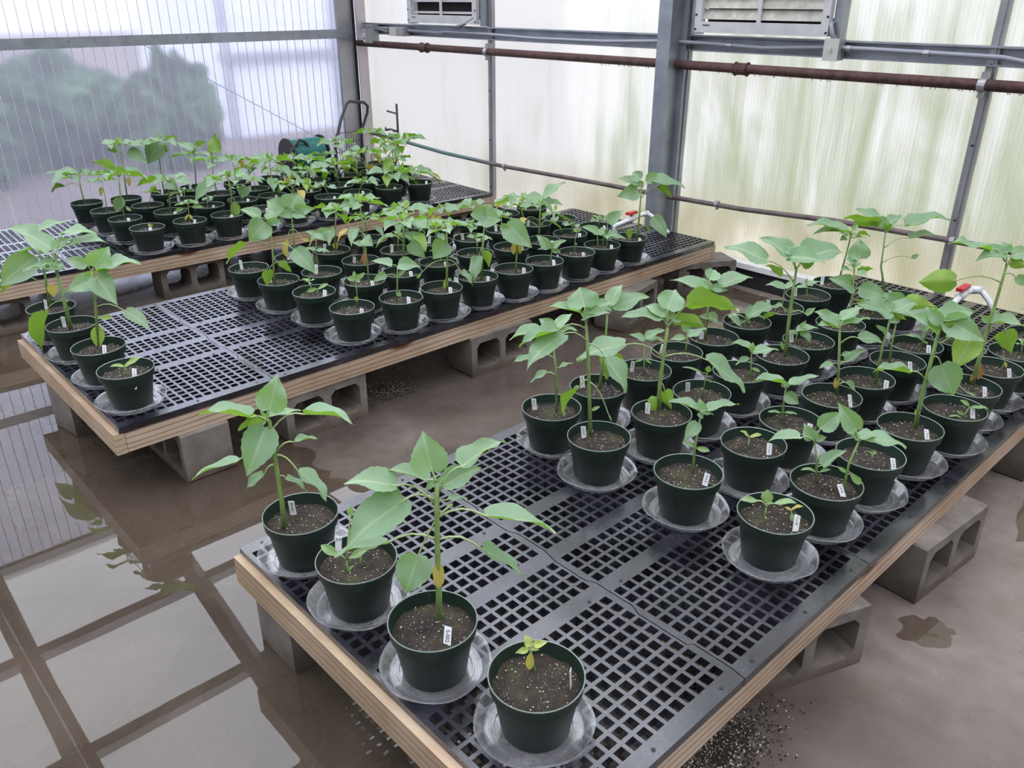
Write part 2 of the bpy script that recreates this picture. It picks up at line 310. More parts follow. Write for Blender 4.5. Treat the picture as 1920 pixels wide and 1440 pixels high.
# ---------------------------------------------------------------- measured places of pots, stems and leaves (metres)
# POTS: bench, row, place from the front, x, y.  PLANTS: stems, leaves (stalk foot, blade base, tip, normal, width, kind), crowns
POTS=[(0,0,0,.168,-.995),(0,0,1,.115,-.725),(0,0,2,.115,-.426),(0,0,3,.115,-.162),(0,1,0,1.033,-1.018),(0,1,1,1.039,-.735),(0,1,2,1.009,-.420),(0,1,3,1.043,-.181),(0,2,0,1.276,-1.035),(0,2,1,1.324,-.771),(0,2,2,1.279,-.455),(0,2,3,1.277,-.179),(0,3,0,1.520,-1.047),(0,3,1,1.541,-.772),(0,3,2,1.507,-.453),(0,3,3,1.507,-.201),(0,4,0,1.779,-1.054),(0,4,1,1.808,-.774),(0,4,2,1.751,-.449),(0,4,3,1.733,-.179),(0,5,0,2.019,-1.098),(0,5,1,2.032,-.787),(0,5,2,2.001,-.473),(0,5,3,1.967,-.188),(0,6,0,2.236,-1.069),(0,6,1,2.267,-.797),(0,6,2,2.208,-.467),(0,6,3,2.216,-.183),(0,7,0,2.468,-1.066),(0,7,1,2.478,-.777),(0,7,2,2.480,-.463),(0,7,3,2.475,-.187),(0,8,0,2.682,-1.074),(0,8,1,2.664,-.866),(0,8,2,2.718,-.483),(0,8,3,2.719,-.184),(0,9,0,2.931,-1.057),(0,9,2,2.998,-.496),(0,9,3,2.969,-.184),(1,0,0,.126,1.109),(1,0,1,.128,1.400),(1,0,2,.130,1.720),(1,0,3,.132,2.003),(1,1,0,1.099,1.101),(1,1,1,1.088,1.401),(1,1,2,1.054,1.672),(1,1,3,1.040,1.948),(1,2,0,1.333,1.060),(1,2,1,1.350,1.379),(1,2,2,1.275,1.642),(1,2,3,1.300,1.958),(1,3,0,1.556,1.043),(1,3,1,1.566,1.368),(1,3,2,1.527,1.673),(1,3,3,1.520,1.944),(1,4,0,1.793,1.056),(1,4,1,1.800,1.377),(1,4,2,1.780,1.694),(1,4,3,1.792,1.985),(1,5,0,2.003,1.026),(1,5,1,2.046,1.370),(1,5,2,2.035,1.698),(1,5,3,2.026,1.940),(1,6,0,2.215,1.017),(1,6,1,2.272,1.328),(1,6,2,2.228,1.617),(1,6,3,2.256,1.943),(1,7,0,2.456,1.015),(1,7,1,2.490,1.303),(1,7,2,2.481,1.630),(1,7,3,2.473,1.880),(1,8,0,2.663,1.014),(1,8,1,2.710,1.302),(1,8,2,2.727,1.608),(1,8,3,2.764,1.924),(1,9,0,2.893,1.012),(1,9,1,2.942,1.311),(1,9,2,2.935,1.594),(1,9,3,3.004,1.919),(2,0,0,.979,3.103),(2,0,1,.965,3.414),(2,0,2,.958,3.708),(2,0,3,.940,4.033),(2,1,0,1.234,3.091),(2,1,1,1.241,3.404),(2,1,2,1.203,3.672),(2,1,3,1.179,3.985),(2,2,0,1.469,3.081),(2,2,1,1.496,3.398),(2,2,2,1.443,3.681),(2,2,3,1.448,3.987),(2,3,0,1.707,3.070),(2,3,1,1.738,3.406),(2,3,2,1.714,3.692),(2,3,3,1.670,4.023),(2,4,0,1.950,3.098),(2,4,1,1.951,3.389),(2,4,2,1.968,3.668),(2,4,3,1.970,3.958),(2,5,0,2.210,3.086),(2,5,1,2.211,3.377),(2,5,2,2.192,3.658),(2,5,3,2.229,3.946),(2,6,0,2.433,3.076),(2,6,1,2.471,3.365),(2,6,2,2.452,3.646),(2,6,3,2.453,3.936),(2,7,0,2.693,3.064),(2,7,1,2.695,3.354),(2,7,2,2.711,3.634),(2,7,3,2.713,3.924),(2,8,0,2.953,3.052),(2,8,1,2.954,3.342),(2,8,2,2.935,3.623),(2,8,3,2.973,3.912),(2,9,2,3.195,3.611),(2,9,3,3.196,3.902)]
PLANTS={
0:([(.0035,[(.192,-.969,.428),(.186,-.964,.461),(.183,-.961,.490)])],
[(.183,-.961,.490,.183,-.960,.495,.183,-.945,.518,-.54,-.70,.47,.018,3),(.183,-.961,.490,.189,-.966,.498,.209,-.985,.505,-.62,-.43,.65,.016,3),(.184,-.961,.485,.180,-.958,.487,.161,-.940,.477,-.68,-.39,.62,.014,3),(.183,-.961,.490,.184,-.961,.491,.197,-.974,.485,-.37,-.68,.63,.011,3),(.184,-.962,.479,.184,-.962,.480,.177,-.965,.438,-.72,-.67,.18,.017,2)],
[]),
1:([(.0080,[(.143,-.712,.428),(.144,-.714,.506),(.145,-.714,.606),(.147,-.716,.714),(.149,-.718,.787)])],
[(.149,-.718,.787,.142,-.711,.816,.151,-.675,.889,-.52,-.73,.43,.078,0),(.151,-.719,.761,.188,-.754,.825,.278,-.783,.863,-.37,.09,.93,.063,0),(.149,-.718,.774,.159,-.727,.779,.244,-.748,.796,-.27,-.34,.90,.055,0),(.149,-.718,.787,.134,-.704,.792,.087,-.623,.797,.15,.02,.99,.058,0),(.145,-.714,.735,.087,-.660,.780,.005,-.597,.790,-.13,-.31,.94,.065,0),(.146,-.715,.745,.098,-.670,.744,-.040,-.651,.675,-.46,-.32,.83,.097,0),(.148,-.717,.702,.222,-.787,.705,.329,-.886,.660,.38,-.00,.92,.095,0),(.147,-.716,.645,.216,-.780,.619,.280,-.841,.548,.55,-.32,.77,.070,0),(.171,-.738,.735,.114,-.685,.602,.072,-.692,.529,-.59,-.70,.41,.078,0),(.147,-.716,.645,.067,-.641,.635,-.034,-.594,.627,.01,.19,.98,.069,0),(.145,-.714,.588,.143,-.713,.591,.137,-.724,.525,-.26,-.95,.18,.027,2),(.149,-.718,.787,.143,-.713,.789,.133,-.703,.768,-.91,-.31,.29,.016,0),(.149,-.718,.787,.151,-.720,.788,.162,-.730,.802,-.82,-.10,.56,.013,0),(.149,-.718,.787,.148,-.717,.787,.144,-.713,.802,-.20,-.96,.20,.010,0),(.145,-.714,.533,.140,-.710,.532,.142,-.711,.512,-.38,-.93,.05,.008,4),(.147,-.716,.734,.163,-.731,.744,.194,-.760,.747,.05,.14,.99,.026,0)],
[]),
2:([(.0030,[(.087,-.428,.428),(.087,-.428,.463)]),(.0030,[(.123,-.425,.428),(.129,-.430,.465)])],
[(.087,-.428,.463,.072,-.414,.479,.049,-.380,.500,-.42,-.66,.62,.023,1),(.088,-.429,.463,.101,-.442,.589,.106,-.435,.614,-.48,-.83,.30,.015,1),(.087,-.428,.428,.085,-.426,.426,.069,-.411,.422,-.30,-.02,.96,.009,1),(.087,-.428,.428,.087,-.428,.430,.100,-.440,.446,-.79,-.04,.62,.009,1),(.087,-.428,.463,.092,-.433,.469,.131,-.456,.487,-.57,-.41,.71,.019,1),(.129,-.430,.465,.130,-.431,.465,.153,-.453,.499,-.79,.12,.61,.018,1)],
[]),
3:([(.0075,[(.067,-.159,.428),(.069,-.160,.517),(.068,-.159,.589),(.068,-.160,.685),(.067,-.158,.744),(.062,-.154,.748)])],
[(.062,-.154,.748,.070,-.161,.775,.107,-.154,.855,-.45,-.84,.29,.076,0),(.067,-.158,.739,.034,-.128,.753,-.063,-.037,.756,.15,.13,.98,.082,0),(.067,-.158,.739,.056,-.148,.744,.008,-.103,.719,.52,.77,.38,.044,0),(.067,-.159,.723,.058,-.150,.725,-.016,-.169,.624,-.38,-.82,.43,.087,0),(.062,-.154,.748,.069,-.160,.756,.140,-.185,.756,-.01,-.00,1.00,.047,0),(.069,-.161,.719,.131,-.219,.762,.216,-.298,.735,.30,.00,.95,.073,0),(.070,-.161,.652,.107,-.196,.684,.149,-.235,.695,-.07,.19,.98,.037,0),(.070,-.161,.647,.107,-.196,.599,.138,-.268,.530,.50,-.47,.73,.065,0),(.069,-.160,.649,-.006,-.090,.625,-.092,-.010,.574,-.14,.43,.89,.080,0),(.065,-.157,.619,.042,-.135,.588,.004,-.100,.542,-.70,.18,.70,.043,0),(.071,-.162,.586,.083,-.174,.580,.120,-.208,.534,.64,-.29,.71,.042,0),(.062,-.154,.748,.063,-.154,.751,.053,-.145,.772,-.29,-.92,.26,.010,1),(.063,-.155,.747,.064,-.156,.748,.073,-.164,.778,-.94,-.26,.20,.012,1),(.067,-.158,.744,.062,-.154,.745,.050,-.143,.732,-.76,-.64,.14,.009,1)],
[]),
4:([(.0035,[(1.032,-.990,.428),(1.032,-.991,.459)]),(.0025,[(1.074,-1.050,.428),(1.068,-1.044,.458)])],
[(1.032,-.991,.459,1.014,-.974,.477,.978,-.940,.482,-.29,-.43,.86,.019,1),(1.032,-.991,.459,1.032,-.990,.472,1.036,-.985,.509,-.86,-.47,.17,.031,1),(1.032,-.991,.459,1.046,-1.004,.468,1.090,-1.045,.470,-.13,-.07,.99,.023,1),(1.032,-.991,.459,1.030,-.989,.469,1.045,-1.002,.472,-.50,-.33,.80,.007,1),(1.032,-.990,.428,1.031,-.990,.428,1.027,-.997,.401,-.84,-.47,.26,.016,1),(1.068,-1.044,.458,1.067,-1.044,.459,1.054,-1.032,.467,-.27,-.71,.65,.008,2),(1.068,-1.044,.458,1.067,-1.044,.459,1.090,-1.066,.469,-.23,.16,.96,.013,2),(1.070,-1.047,.447,1.070,-1.046,.448,1.070,-1.059,.419,-.82,-.52,.22,.017,1)],
[]),
5:([(.0045,[(1.072,-.730,.428),(1.070,-.728,.514),(1.075,-.733,.624)])],
[(1.075,-.733,.624,1.067,-.725,.638,1.003,-.666,.663,.19,-.20,.96,.056,0),(1.075,-.733,.624,1.074,-.732,.638,1.077,-.722,.667,-.79,-.55,.27,.033,0),(1.075,-.733,.624,1.089,-.746,.636,1.151,-.804,.654,-.15,.16,.98,.054,0),(1.075,-.733,.624,1.074,-.732,.631,1.102,-.758,.621,-.04,-.40,.92,.025,0),(1.074,-.731,.594,1.070,-.728,.595,1.025,-.720,.552,-.64,-.51,.58,.041,0),(1.070,-.728,.514,1.070,-.728,.517,1.042,-.702,.535,-.17,-.67,.73,.016,1),(1.070,-.728,.514,1.073,-.731,.514,1.102,-.758,.505,-.54,-.72,.44,.017,1),(1.075,-.733,.624,1.072,-.730,.628,1.070,-.744,.614,-.75,-.40,.54,.018,0)],
[]),
6:([(.0070,[(1.025,-.373,.428),(1.017,-.366,.573),(1.011,-.360,.699),(1.004,-.353,.806)])],
[(1.005,-.354,.811,.998,-.348,.861,1.021,-.305,.905,-.61,-.38,.69,.097,0),(1.004,-.353,.806,.990,-.340,.843,.917,-.272,.861,.11,-.14,.98,.063,0),(1.004,-.353,.806,1.008,-.357,.843,1.087,-.379,.863,-.31,-.29,.90,.052,0),(1.004,-.353,.806,.997,-.347,.826,1.031,-.424,.852,-.54,.05,.84,.055,0),(1.007,-.357,.751,.952,-.305,.773,.822,-.287,.689,-.55,-.02,.84,.097,0),(1.006,-.356,.789,.939,-.293,.785,.858,-.217,.732,-.33,.28,.90,.077,0),(1.009,-.358,.742,1.051,-.397,.693,1.061,-.472,.601,-.13,-.78,.61,.073,0),(1.016,-.364,.624,.991,-.341,.593,.962,-.314,.497,-.15,.94,.31,.065,0),(1.016,-.365,.618,1.062,-.408,.508,1.072,-.417,.480,-.62,-.79,.04,.005,1),(1.020,-.369,.520,1.023,-.371,.517,1.043,-.390,.532,-.75,-.36,.55,.012,1)],
[]),
7:([(.0045,[(1.060,-.189,.428),(1.057,-.185,.573),(1.049,-.178,.662)])],
[(1.050,-.179,.667,1.014,-.146,.723,.945,-.081,.690,-.34,.12,.93,.063,0),(1.049,-.178,.662,1.048,-.177,.737,1.032,-.125,.753,-.80,-.39,.46,.037,0),(1.049,-.178,.662,1.054,-.183,.739,1.114,-.195,.769,-.47,-.21,.86,.042,0),(1.049,-.178,.662,1.054,-.183,.719,1.104,-.230,.723,-.16,-.09,.98,.042,0),(1.052,-.181,.626,.995,-.128,.626,.951,-.086,.605,-.34,.11,.93,.040,0),(1.057,-.186,.560,1.034,-.164,.575,.996,-.128,.540,-.53,.24,.82,.039,0),(1.055,-.184,.589,1.065,-.193,.592,1.095,-.222,.609,-.31,.23,.92,.028,0)],
[]),
8:([(.0040,[(1.288,-1.004,.428),(1.278,-.994,.509),(1.267,-.984,.567)]),(.0045,[(1.288,-1.080,.428),(1.289,-1.081,.525),(1.299,-1.091,.595)])],
[(1.268,-.985,.562,1.236,-.955,.576,1.172,-.895,.564,-.14,.05,.99,.055,0),(1.267,-.984,.567,1.262,-.979,.573,1.258,-.949,.611,-.81,-.49,.31,.040,0),(1.267,-.984,.567,1.275,-.991,.606,1.331,-1.015,.644,-.62,-.48,.62,.055,0),(1.267,-.984,.567,1.269,-.986,.573,1.290,-1.006,.578,-.65,-.56,.52,.021,0),(1.282,-.998,.480,1.295,-1.010,.485,1.339,-1.051,.535,-.56,.32,.76,.049,0),(1.283,-.999,.465,1.284,-1.000,.464,1.249,-.967,.471,.09,-.11,.99,.018,1),(1.283,-.999,.465,1.289,-1.004,.464,1.312,-1.026,.472,-.32,.04,.95,.013,1),(1.299,-1.091,.595,1.290,-1.081,.630,1.280,-1.023,.696,-.78,-.52,.34,.055,0),(1.299,-1.091,.595,1.312,-1.102,.604,1.372,-1.190,.587,-.02,-.21,.98,.066,0),(1.299,-1.091,.595,1.295,-1.087,.604,1.272,-1.065,.623,-.08,-.71,.70,.023,0),(1.289,-1.081,.498,1.287,-1.079,.498,1.268,-1.061,.516,-.47,-.83,.30,.012,1),(1.289,-1.081,.490,1.297,-1.088,.491,1.323,-1.112,.461,-.60,-.79,.12,.021,1),(1.299,-1.091,.595,1.300,-1.091,.609,1.364,-1.115,.607,-.02,-.12,.99,.042,0)],
[]),
9:([(.0030,[(1.319,-.759,.428),(1.318,-.758,.465)])],
[(1.318,-.758,.465,1.317,-.758,.467,1.295,-.737,.490,.04,-.71,.71,.014,3),(1.318,-.758,.465,1.318,-.759,.469,1.345,-.783,.477,-.42,-.17,.89,.014,3)],
[]),
10:([(.0080,[(1.335,-.404,.428),(1.331,-.401,.520),(1.335,-.404,.636),(1.338,-.408,.722)])],
[(1.337,-.407,.738,1.335,-.404,.784,1.399,-.381,.830,-.39,-.47,.79,.089,0),(1.338,-.408,.722,1.316,-.387,.755,1.207,-.318,.764,-.01,-.15,.99,.080,0),(1.343,-.412,.733,1.381,-.447,.802,1.457,-.586,.795,.76,.39,.53,.098,0),(1.338,-.408,.722,1.353,-.421,.737,1.385,-.524,.739,.85,.27,.45,.067,0),(1.338,-.408,.722,1.331,-.401,.764,1.315,-.323,.778,-.36,-.24,.90,.050,0),(1.338,-.408,.722,1.339,-.408,.751,1.368,-.362,.801,-.66,-.32,.68,.051,0),(1.329,-.399,.621,1.241,-.316,.662,1.127,-.209,.605,-.43,.02,.90,.103,0),(1.331,-.400,.617,1.441,-.504,.606,1.542,-.598,.489,.26,-.63,.73,.112,0),(1.331,-.400,.528,1.328,-.398,.470,1.300,-.417,.362,.22,.95,-.23,.070,0),(1.332,-.401,.528,1.345,-.414,.493,1.364,-.432,.425,.70,.72,.01,.050,0),(1.338,-.408,.722,1.349,-.418,.751,1.384,-.451,.748,-.45,-.56,.69,.030,0)],
[]),
11:([(.0055,[(1.305,-.163,.428),(1.310,-.167,.529),(1.314,-.172,.630),(1.315,-.173,.708)])],
[(1.315,-.173,.708,1.329,-.186,.731,1.448,-.244,.759,-.34,-.24,.91,.084,0),(1.315,-.173,.708,1.322,-.179,.742,1.394,-.169,.796,-.58,-.10,.80,.056,0),(1.315,-.173,.708,1.324,-.181,.727,1.275,-.135,.761,-.05,-.63,.77,.046,0),(1.311,-.169,.557,1.314,-.172,.556,1.322,-.179,.464,.98,.17,.07,.058,0),(1.311,-.168,.548,1.341,-.197,.562,1.365,-.220,.501,.93,.04,.36,.043,0)],
[]),
12:([(.0040,[(1.548,-1.045,.428),(1.546,-1.043,.441)])],
[(1.546,-1.043,.441,1.546,-1.043,.441,1.537,-1.034,.448,-.58,-.79,.20,.008,1),(1.546,-1.043,.441,1.546,-1.043,.441,1.554,-1.050,.445,-.70,-.46,.55,.008,1)],
[]),
13:([(.0045,[(1.559,-.733,.428),(1.557,-.732,.485),(1.556,-.731,.539)])],
[(1.556,-.731,.539,1.547,-.723,.565,1.474,-.654,.571,.08,.00,1.00,.062,0),(1.556,-.731,.539,1.565,-.740,.560,1.629,-.799,.592,-.19,.30,.93,.058,0),(1.557,-.731,.524,1.559,-.734,.525,1.578,-.773,.497,-.75,-.58,.30,.043,0),(1.558,-.733,.454,1.555,-.729,.458,1.522,-.699,.461,-.00,-.13,.99,.017,1),(1.558,-.733,.454,1.561,-.735,.458,1.593,-.766,.452,.02,-.16,.99,.017,1),(1.556,-.731,.539,1.554,-.729,.552,1.559,-.718,.571,-.81,-.39,.44,.024,0)],
[]),
14:([(.0028,[(1.510,-.454,.428),(1.513,-.457,.491),(1.517,-.461,.526)])],
[(1.517,-.461,.526,1.517,-.461,.526,1.519,-.463,.550,-.87,-.49,.04,.022,1),(1.516,-.460,.516,1.506,-.450,.522,1.452,-.400,.545,-.02,-.45,.90,.012,1),(1.513,-.458,.494,1.519,-.463,.497,1.532,-.475,.489,-.56,-.78,.27,.009,1),(1.511,-.456,.463,1.513,-.457,.461,1.502,-.446,.465,-.57,-.74,.36,.009,1)],
[]),
15:([(.0035,[(1.517,-.193,.428),(1.513,-.189,.555)])],
[(1.513,-.189,.555,1.513,-.189,.566,1.471,-.150,.586,-.05,-.51,.86,.038,0),(1.513,-.189,.555,1.515,-.191,.572,1.564,-.237,.605,-.52,.06,.85,.046,0),(1.515,-.191,.486,1.514,-.190,.490,1.490,-.168,.479,-.72,-.57,.40,.008,1),(1.515,-.191,.486,1.516,-.192,.490,1.536,-.211,.471,-.56,-.80,.20,.008,1),(1.513,-.189,.555,1.516,-.192,.560,1.565,-.238,.562,-.08,-.04,1.00,.042,0)],
[]),
16:([(.0085,[(1.827,-1.054,.428),(1.825,-1.052,.539),(1.826,-1.054,.659),(1.828,-1.056,.768)])],
[(1.828,-1.056,.758,1.827,-1.055,.754,1.772,-.973,.806,-.10,-.58,.81,.069,0),(1.830,-1.057,.774,1.836,-1.063,.800,1.889,-1.168,.747,-.71,-.57,.41,.080,0),(1.830,-1.057,.774,1.831,-1.059,.800,1.951,-1.097,.805,-.13,-.32,.94,.078,0),(1.828,-1.056,.768,1.829,-1.057,.790,1.830,-1.000,.828,-.89,-.25,.39,.042,0),(1.831,-1.059,.681,1.852,-1.078,.650,1.863,-1.129,.561,-.90,-.42,.14,.100,0),(1.824,-1.051,.601,1.779,-1.010,.626,1.700,-.936,.628,.07,.06,1.00,.067,0),(1.837,-1.064,.722,1.906,-1.129,.743,1.857,-1.114,.646,-.88,-.27,.40,.082,5),(1.830,-1.058,.604,1.929,-1.150,.554,1.949,-1.169,.541,-.03,-.60,.80,.011,1),(1.825,-1.053,.499,1.823,-1.051,.496,1.822,-1.050,.471,-.96,-.29,.03,.017,5),(1.828,-1.056,.768,1.825,-1.053,.780,1.826,-1.095,.802,.99,-.06,-.15,.036,0)],
[]),
17:([(.0065,[(1.882,-.761,.428),(1.871,-.750,.548),(1.857,-.738,.674)])],
[(1.857,-.738,.674,1.853,-.733,.684,1.811,-.652,.724,-.24,-.53,.81,.062,0),(1.857,-.738,.674,1.859,-.739,.686,1.927,-.803,.709,-.22,.12,.97,.059,0),(1.857,-.738,.674,1.861,-.741,.705,1.943,-.764,.734,-.30,.13,.94,.056,0),(1.857,-.738,.674,1.844,-.725,.680,1.765,-.701,.697,.13,-.27,.95,.052,0),(1.864,-.744,.618,1.908,-.786,.639,1.970,-.844,.622,-.19,-.47,.86,.054,0),(1.872,-.751,.537,1.892,-.770,.550,1.957,-.808,.589,-.38,.26,.89,.052,0),(1.868,-.748,.571,1.877,-.756,.576,1.898,-.776,.588,-.66,-.28,.70,.019,0),(1.872,-.751,.537,1.854,-.734,.544,1.823,-.705,.524,-.46,.11,.88,.029,0),(1.876,-.755,.494,1.876,-.755,.498,1.873,-.753,.450,-.98,-.17,.04,.019,2),(1.879,-.758,.461,1.899,-.777,.473,1.926,-.802,.432,.07,-.83,.55,.034,0)],
[]),
18:([(.0040,[(1.765,-.488,.428),(1.757,-.481,.529)])],
[(1.757,-.481,.529,1.752,-.477,.550,1.698,-.425,.570,.03,-.34,.94,.048,0),(1.757,-.481,.529,1.761,-.485,.535,1.826,-.546,.544,-.20,-.08,.98,.056,0),(1.758,-.482,.511,1.751,-.476,.511,1.719,-.445,.487,-.50,.14,.86,.032,0),(1.761,-.485,.474,1.762,-.486,.475,1.787,-.509,.460,-.39,-.75,.54,.014,1),(1.757,-.481,.529,1.755,-.479,.537,1.757,-.481,.575,-.89,-.46,.03,.023,1)],
[]),
19:([(.0040,[(1.799,-.175,.428),(1.799,-.175,.520)])],
[(1.799,-.175,.486,1.791,-.168,.489,1.751,-.130,.482,-.40,-.27,.88,.035,0),(1.799,-.175,.495,1.803,-.179,.493,1.872,-.211,.520,-.34,.04,.94,.050,0),(1.799,-.175,.520,1.798,-.174,.524,1.774,-.152,.564,-.64,-.77,.05,.033,0)],
[]),
20:([(.0025,[(2.014,-1.128,.428),(2.026,-1.139,.468)])],
[(2.026,-1.139,.468,2.024,-1.137,.473,1.999,-1.114,.493,-.43,-.80,.41,.015,1),(2.025,-1.138,.464,2.029,-1.142,.466,2.079,-1.189,.452,.16,-.12,.98,.026,1),(2.017,-1.131,.439,2.014,-1.128,.442,1.997,-1.112,.454,-.61,-.77,.17,.012,1),(2.014,-1.128,.428,2.013,-1.127,.430,1.982,-1.098,.432,.04,-.02,1.00,.016,1)],
[]),
21:([(.0055,[(2.049,-.816,.428),(2.049,-.816,.577),(2.054,-.821,.694)])],
[(2.054,-.821,.694,2.050,-.817,.700,1.951,-.740,.739,-.08,-.53,.84,.082,0),(2.054,-.821,.694,2.058,-.824,.706,2.164,-.862,.719,-.16,-.12,.98,.071,0),(2.054,-.821,.694,2.056,-.823,.696,2.062,-.872,.689,.97,.08,.21,.031,0),(2.054,-.821,.694,2.053,-.820,.712,2.065,-.779,.729,-.85,.04,.52,.044,0),(2.051,-.818,.630,2.049,-.816,.627,2.018,-.787,.657,-.01,-.72,.69,.032,0),(2.049,-.816,.496,2.051,-.818,.495,2.063,-.830,.485,-.63,-.77,.11,.009,1)],
[]),
22:([(.0080,[(2.045,-.463,.428),(2.041,-.458,.558),(2.039,-.457,.686),(2.039,-.457,.779)])],
[(2.039,-.457,.727,1.954,-.377,.813,1.867,-.252,.852,-.27,-.45,.85,.098,0),(2.037,-.455,.779,2.018,-.438,.823,1.989,-.317,.877,-.26,-.44,.86,.084,0),(2.037,-.455,.783,2.023,-.442,.835,2.052,-.416,.868,-.65,-.20,.73,.051,0),(2.037,-.455,.783,2.015,-.435,.827,2.036,-.565,.826,-.60,-.11,.80,.082,0),(2.039,-.457,.781,2.055,-.472,.823,2.254,-.522,.813,-.04,-.35,.94,.127,0),(2.039,-.457,.728,1.997,-.418,.752,1.953,-.376,.793,.75,.16,.65,.045,0),(2.039,-.457,.779,2.054,-.471,.795,2.113,-.497,.827,.57,.64,-.51,.047,0),(2.039,-.457,.601,1.986,-.407,.635,1.899,-.367,.595,-.44,-.06,.90,.064,0),(2.037,-.455,.605,2.086,-.501,.601,2.109,-.523,.629,-.80,-.12,.58,.026,0),(2.044,-.462,.452,2.041,-.459,.455,2.027,-.445,.493,-.76,-.65,-.06,.016,1)],
[]),
23:([(.0060,[(1.966,-.149,.428),(1.964,-.148,.536),(1.965,-.149,.624)])],
[(1.965,-.149,.624,1.968,-.151,.633,1.874,-.017,.670,-.04,-.29,.96,.104,0),(1.965,-.149,.624,1.991,-.173,.661,2.108,-.246,.679,-.26,-.18,.95,.086,0),(1.965,-.149,.628,1.961,-.145,.681,2.017,-.125,.706,-.23,-.44,.87,.063,0),(1.965,-.149,.624,1.973,-.157,.637,1.868,-.139,.668,.21,-.35,.91,.069,0),(1.966,-.149,.491,1.995,-.177,.513,1.938,-.123,.527,-.27,-.50,.82,.049,0),(1.965,-.149,.624,1.971,-.154,.648,1.995,-.212,.646,-.77,-.35,.53,.039,0)],
[]),
24:([(.0080,[(2.305,-1.055,.428),(2.305,-1.055,.547),(2.307,-1.057,.647),(2.309,-1.060,.774),(2.311,-1.061,.864)])],
[(2.310,-1.060,.871,2.304,-1.054,.908,2.196,-.997,.896,-.26,-.30,.92,.076,0),(2.304,-1.055,.886,2.254,-1.007,.928,2.155,-.915,.948,.07,-.14,.99,.085,0),(2.311,-1.061,.864,2.304,-1.054,.916,2.324,-1.028,.941,-.80,.05,.60,.046,0),(2.311,-1.061,.864,2.318,-1.067,.905,2.396,-1.103,.911,-.29,-.48,.83,.054,0),(2.311,-1.061,.864,2.319,-1.068,.886,2.330,-1.123,.878,.94,.23,-.25,.039,0),(2.310,-1.060,.812,2.196,-.953,.819,2.118,-.863,.809,.73,.60,-.32,.083,0),(2.310,-1.060,.840,2.342,-1.090,.830,2.381,-1.126,.802,-.59,-.78,.19,.037,0),(2.308,-1.058,.696,2.303,-1.054,.669,2.325,-1.166,.675,-.24,.01,.97,.071,0),(2.308,-1.058,.670,2.302,-1.053,.673,2.278,-1.030,.696,-.70,-.71,-.04,.026,0),(2.307,-1.057,.716,2.352,-1.099,.633,2.384,-1.129,.549,.87,.46,.17,.071,0),(2.305,-1.055,.514,2.310,-1.060,.516,2.316,-1.066,.449,-.88,-.47,-.04,.027,4),(2.305,-1.055,.471,2.304,-1.054,.474,2.296,-1.047,.441,-.96,-.21,.18,.017,4)],
[]),
25:([(.0050,[(2.280,-.766,.428),(2.274,-.761,.518),(2.275,-.761,.586)])],
[(2.275,-.761,.595,2.280,-.767,.645,2.323,-.886,.598,-.22,-.42,.88,.084,0),(2.275,-.761,.595,2.276,-.763,.674,2.245,-.702,.701,-.82,-.53,.23,.059,0),(2.276,-.763,.595,2.287,-.772,.670,2.335,-.865,.668,.84,.45,-.30,.074,0),(2.275,-.761,.586,2.279,-.766,.603,2.252,-.740,.592,-.66,-.47,.58,.024,0)],
[]),
26:([(.0030,[(2.200,-.415,.428),(2.206,-.420,.481)])],
[(2.206,-.420,.481,2.204,-.418,.483,2.264,-.474,.490,-.18,-.07,.98,.051,0),(2.206,-.420,.481,2.213,-.427,.483,2.229,-.468,.436,-.33,-.77,.55,.040,0),(2.206,-.420,.481,2.214,-.428,.492,2.224,-.437,.524,-.94,.08,.33,.022,0),(2.204,-.419,.466,2.201,-.416,.467,2.176,-.392,.481,-.08,-.57,.82,.023,0)],
[]),
27:([(.0035,[(2.239,-.167,.428),(2.237,-.165,.471)])],
[(2.237,-.165,.463,2.239,-.167,.464,2.317,-.214,.496,-.48,-.23,.85,.060,0),(2.237,-.165,.452,2.184,-.115,.459,2.249,-.176,.396,.22,-.57,.79,.068,0),(2.241,-.168,.447,2.291,-.215,.455,2.332,-.253,.479,.47,.77,.42,.037,0),(2.238,-.166,.448,2.237,-.165,.447,2.224,-.152,.433,-.81,-.47,.34,.009,1),(2.238,-.166,.448,2.239,-.167,.447,2.254,-.180,.433,-.62,-.77,.10,.009,1)],
[]),
28:([(.0025,[(2.526,-1.077,.428),(2.530,-1.081,.461)])],
[(2.530,-1.081,.461,2.530,-1.081,.461,2.538,-1.088,.435,-.63,-.78,.03,.011,2),(2.530,-1.081,.461,2.529,-1.080,.463,2.520,-1.071,.482,-.57,-.81,.09,.009,1)],
[]),
29:([(.0030,[(2.534,-.780,.428),(2.530,-.777,.492)]),(.0040,[(2.552,-.771,.428),(2.567,-.785,.511),(2.576,-.793,.567)])],
[(2.532,-.779,.457,2.529,-.776,.458,2.481,-.730,.474,.07,-.26,.96,.042,0),(2.530,-.777,.492,2.530,-.776,.496,2.547,-.792,.514,-.75,-.06,.66,.018,0),(2.533,-.779,.451,2.535,-.781,.451,2.550,-.796,.442,-.52,-.78,.35,.009,1),(2.530,-.777,.492,2.530,-.776,.496,2.511,-.759,.514,-.40,-.83,.38,.019,0)],
[(2.576,-.793,.567,.084,6,0,0,1)]),
30:([(.0060,[(2.554,-.454,.428),(2.559,-.459,.541),(2.548,-.448,.675)])],
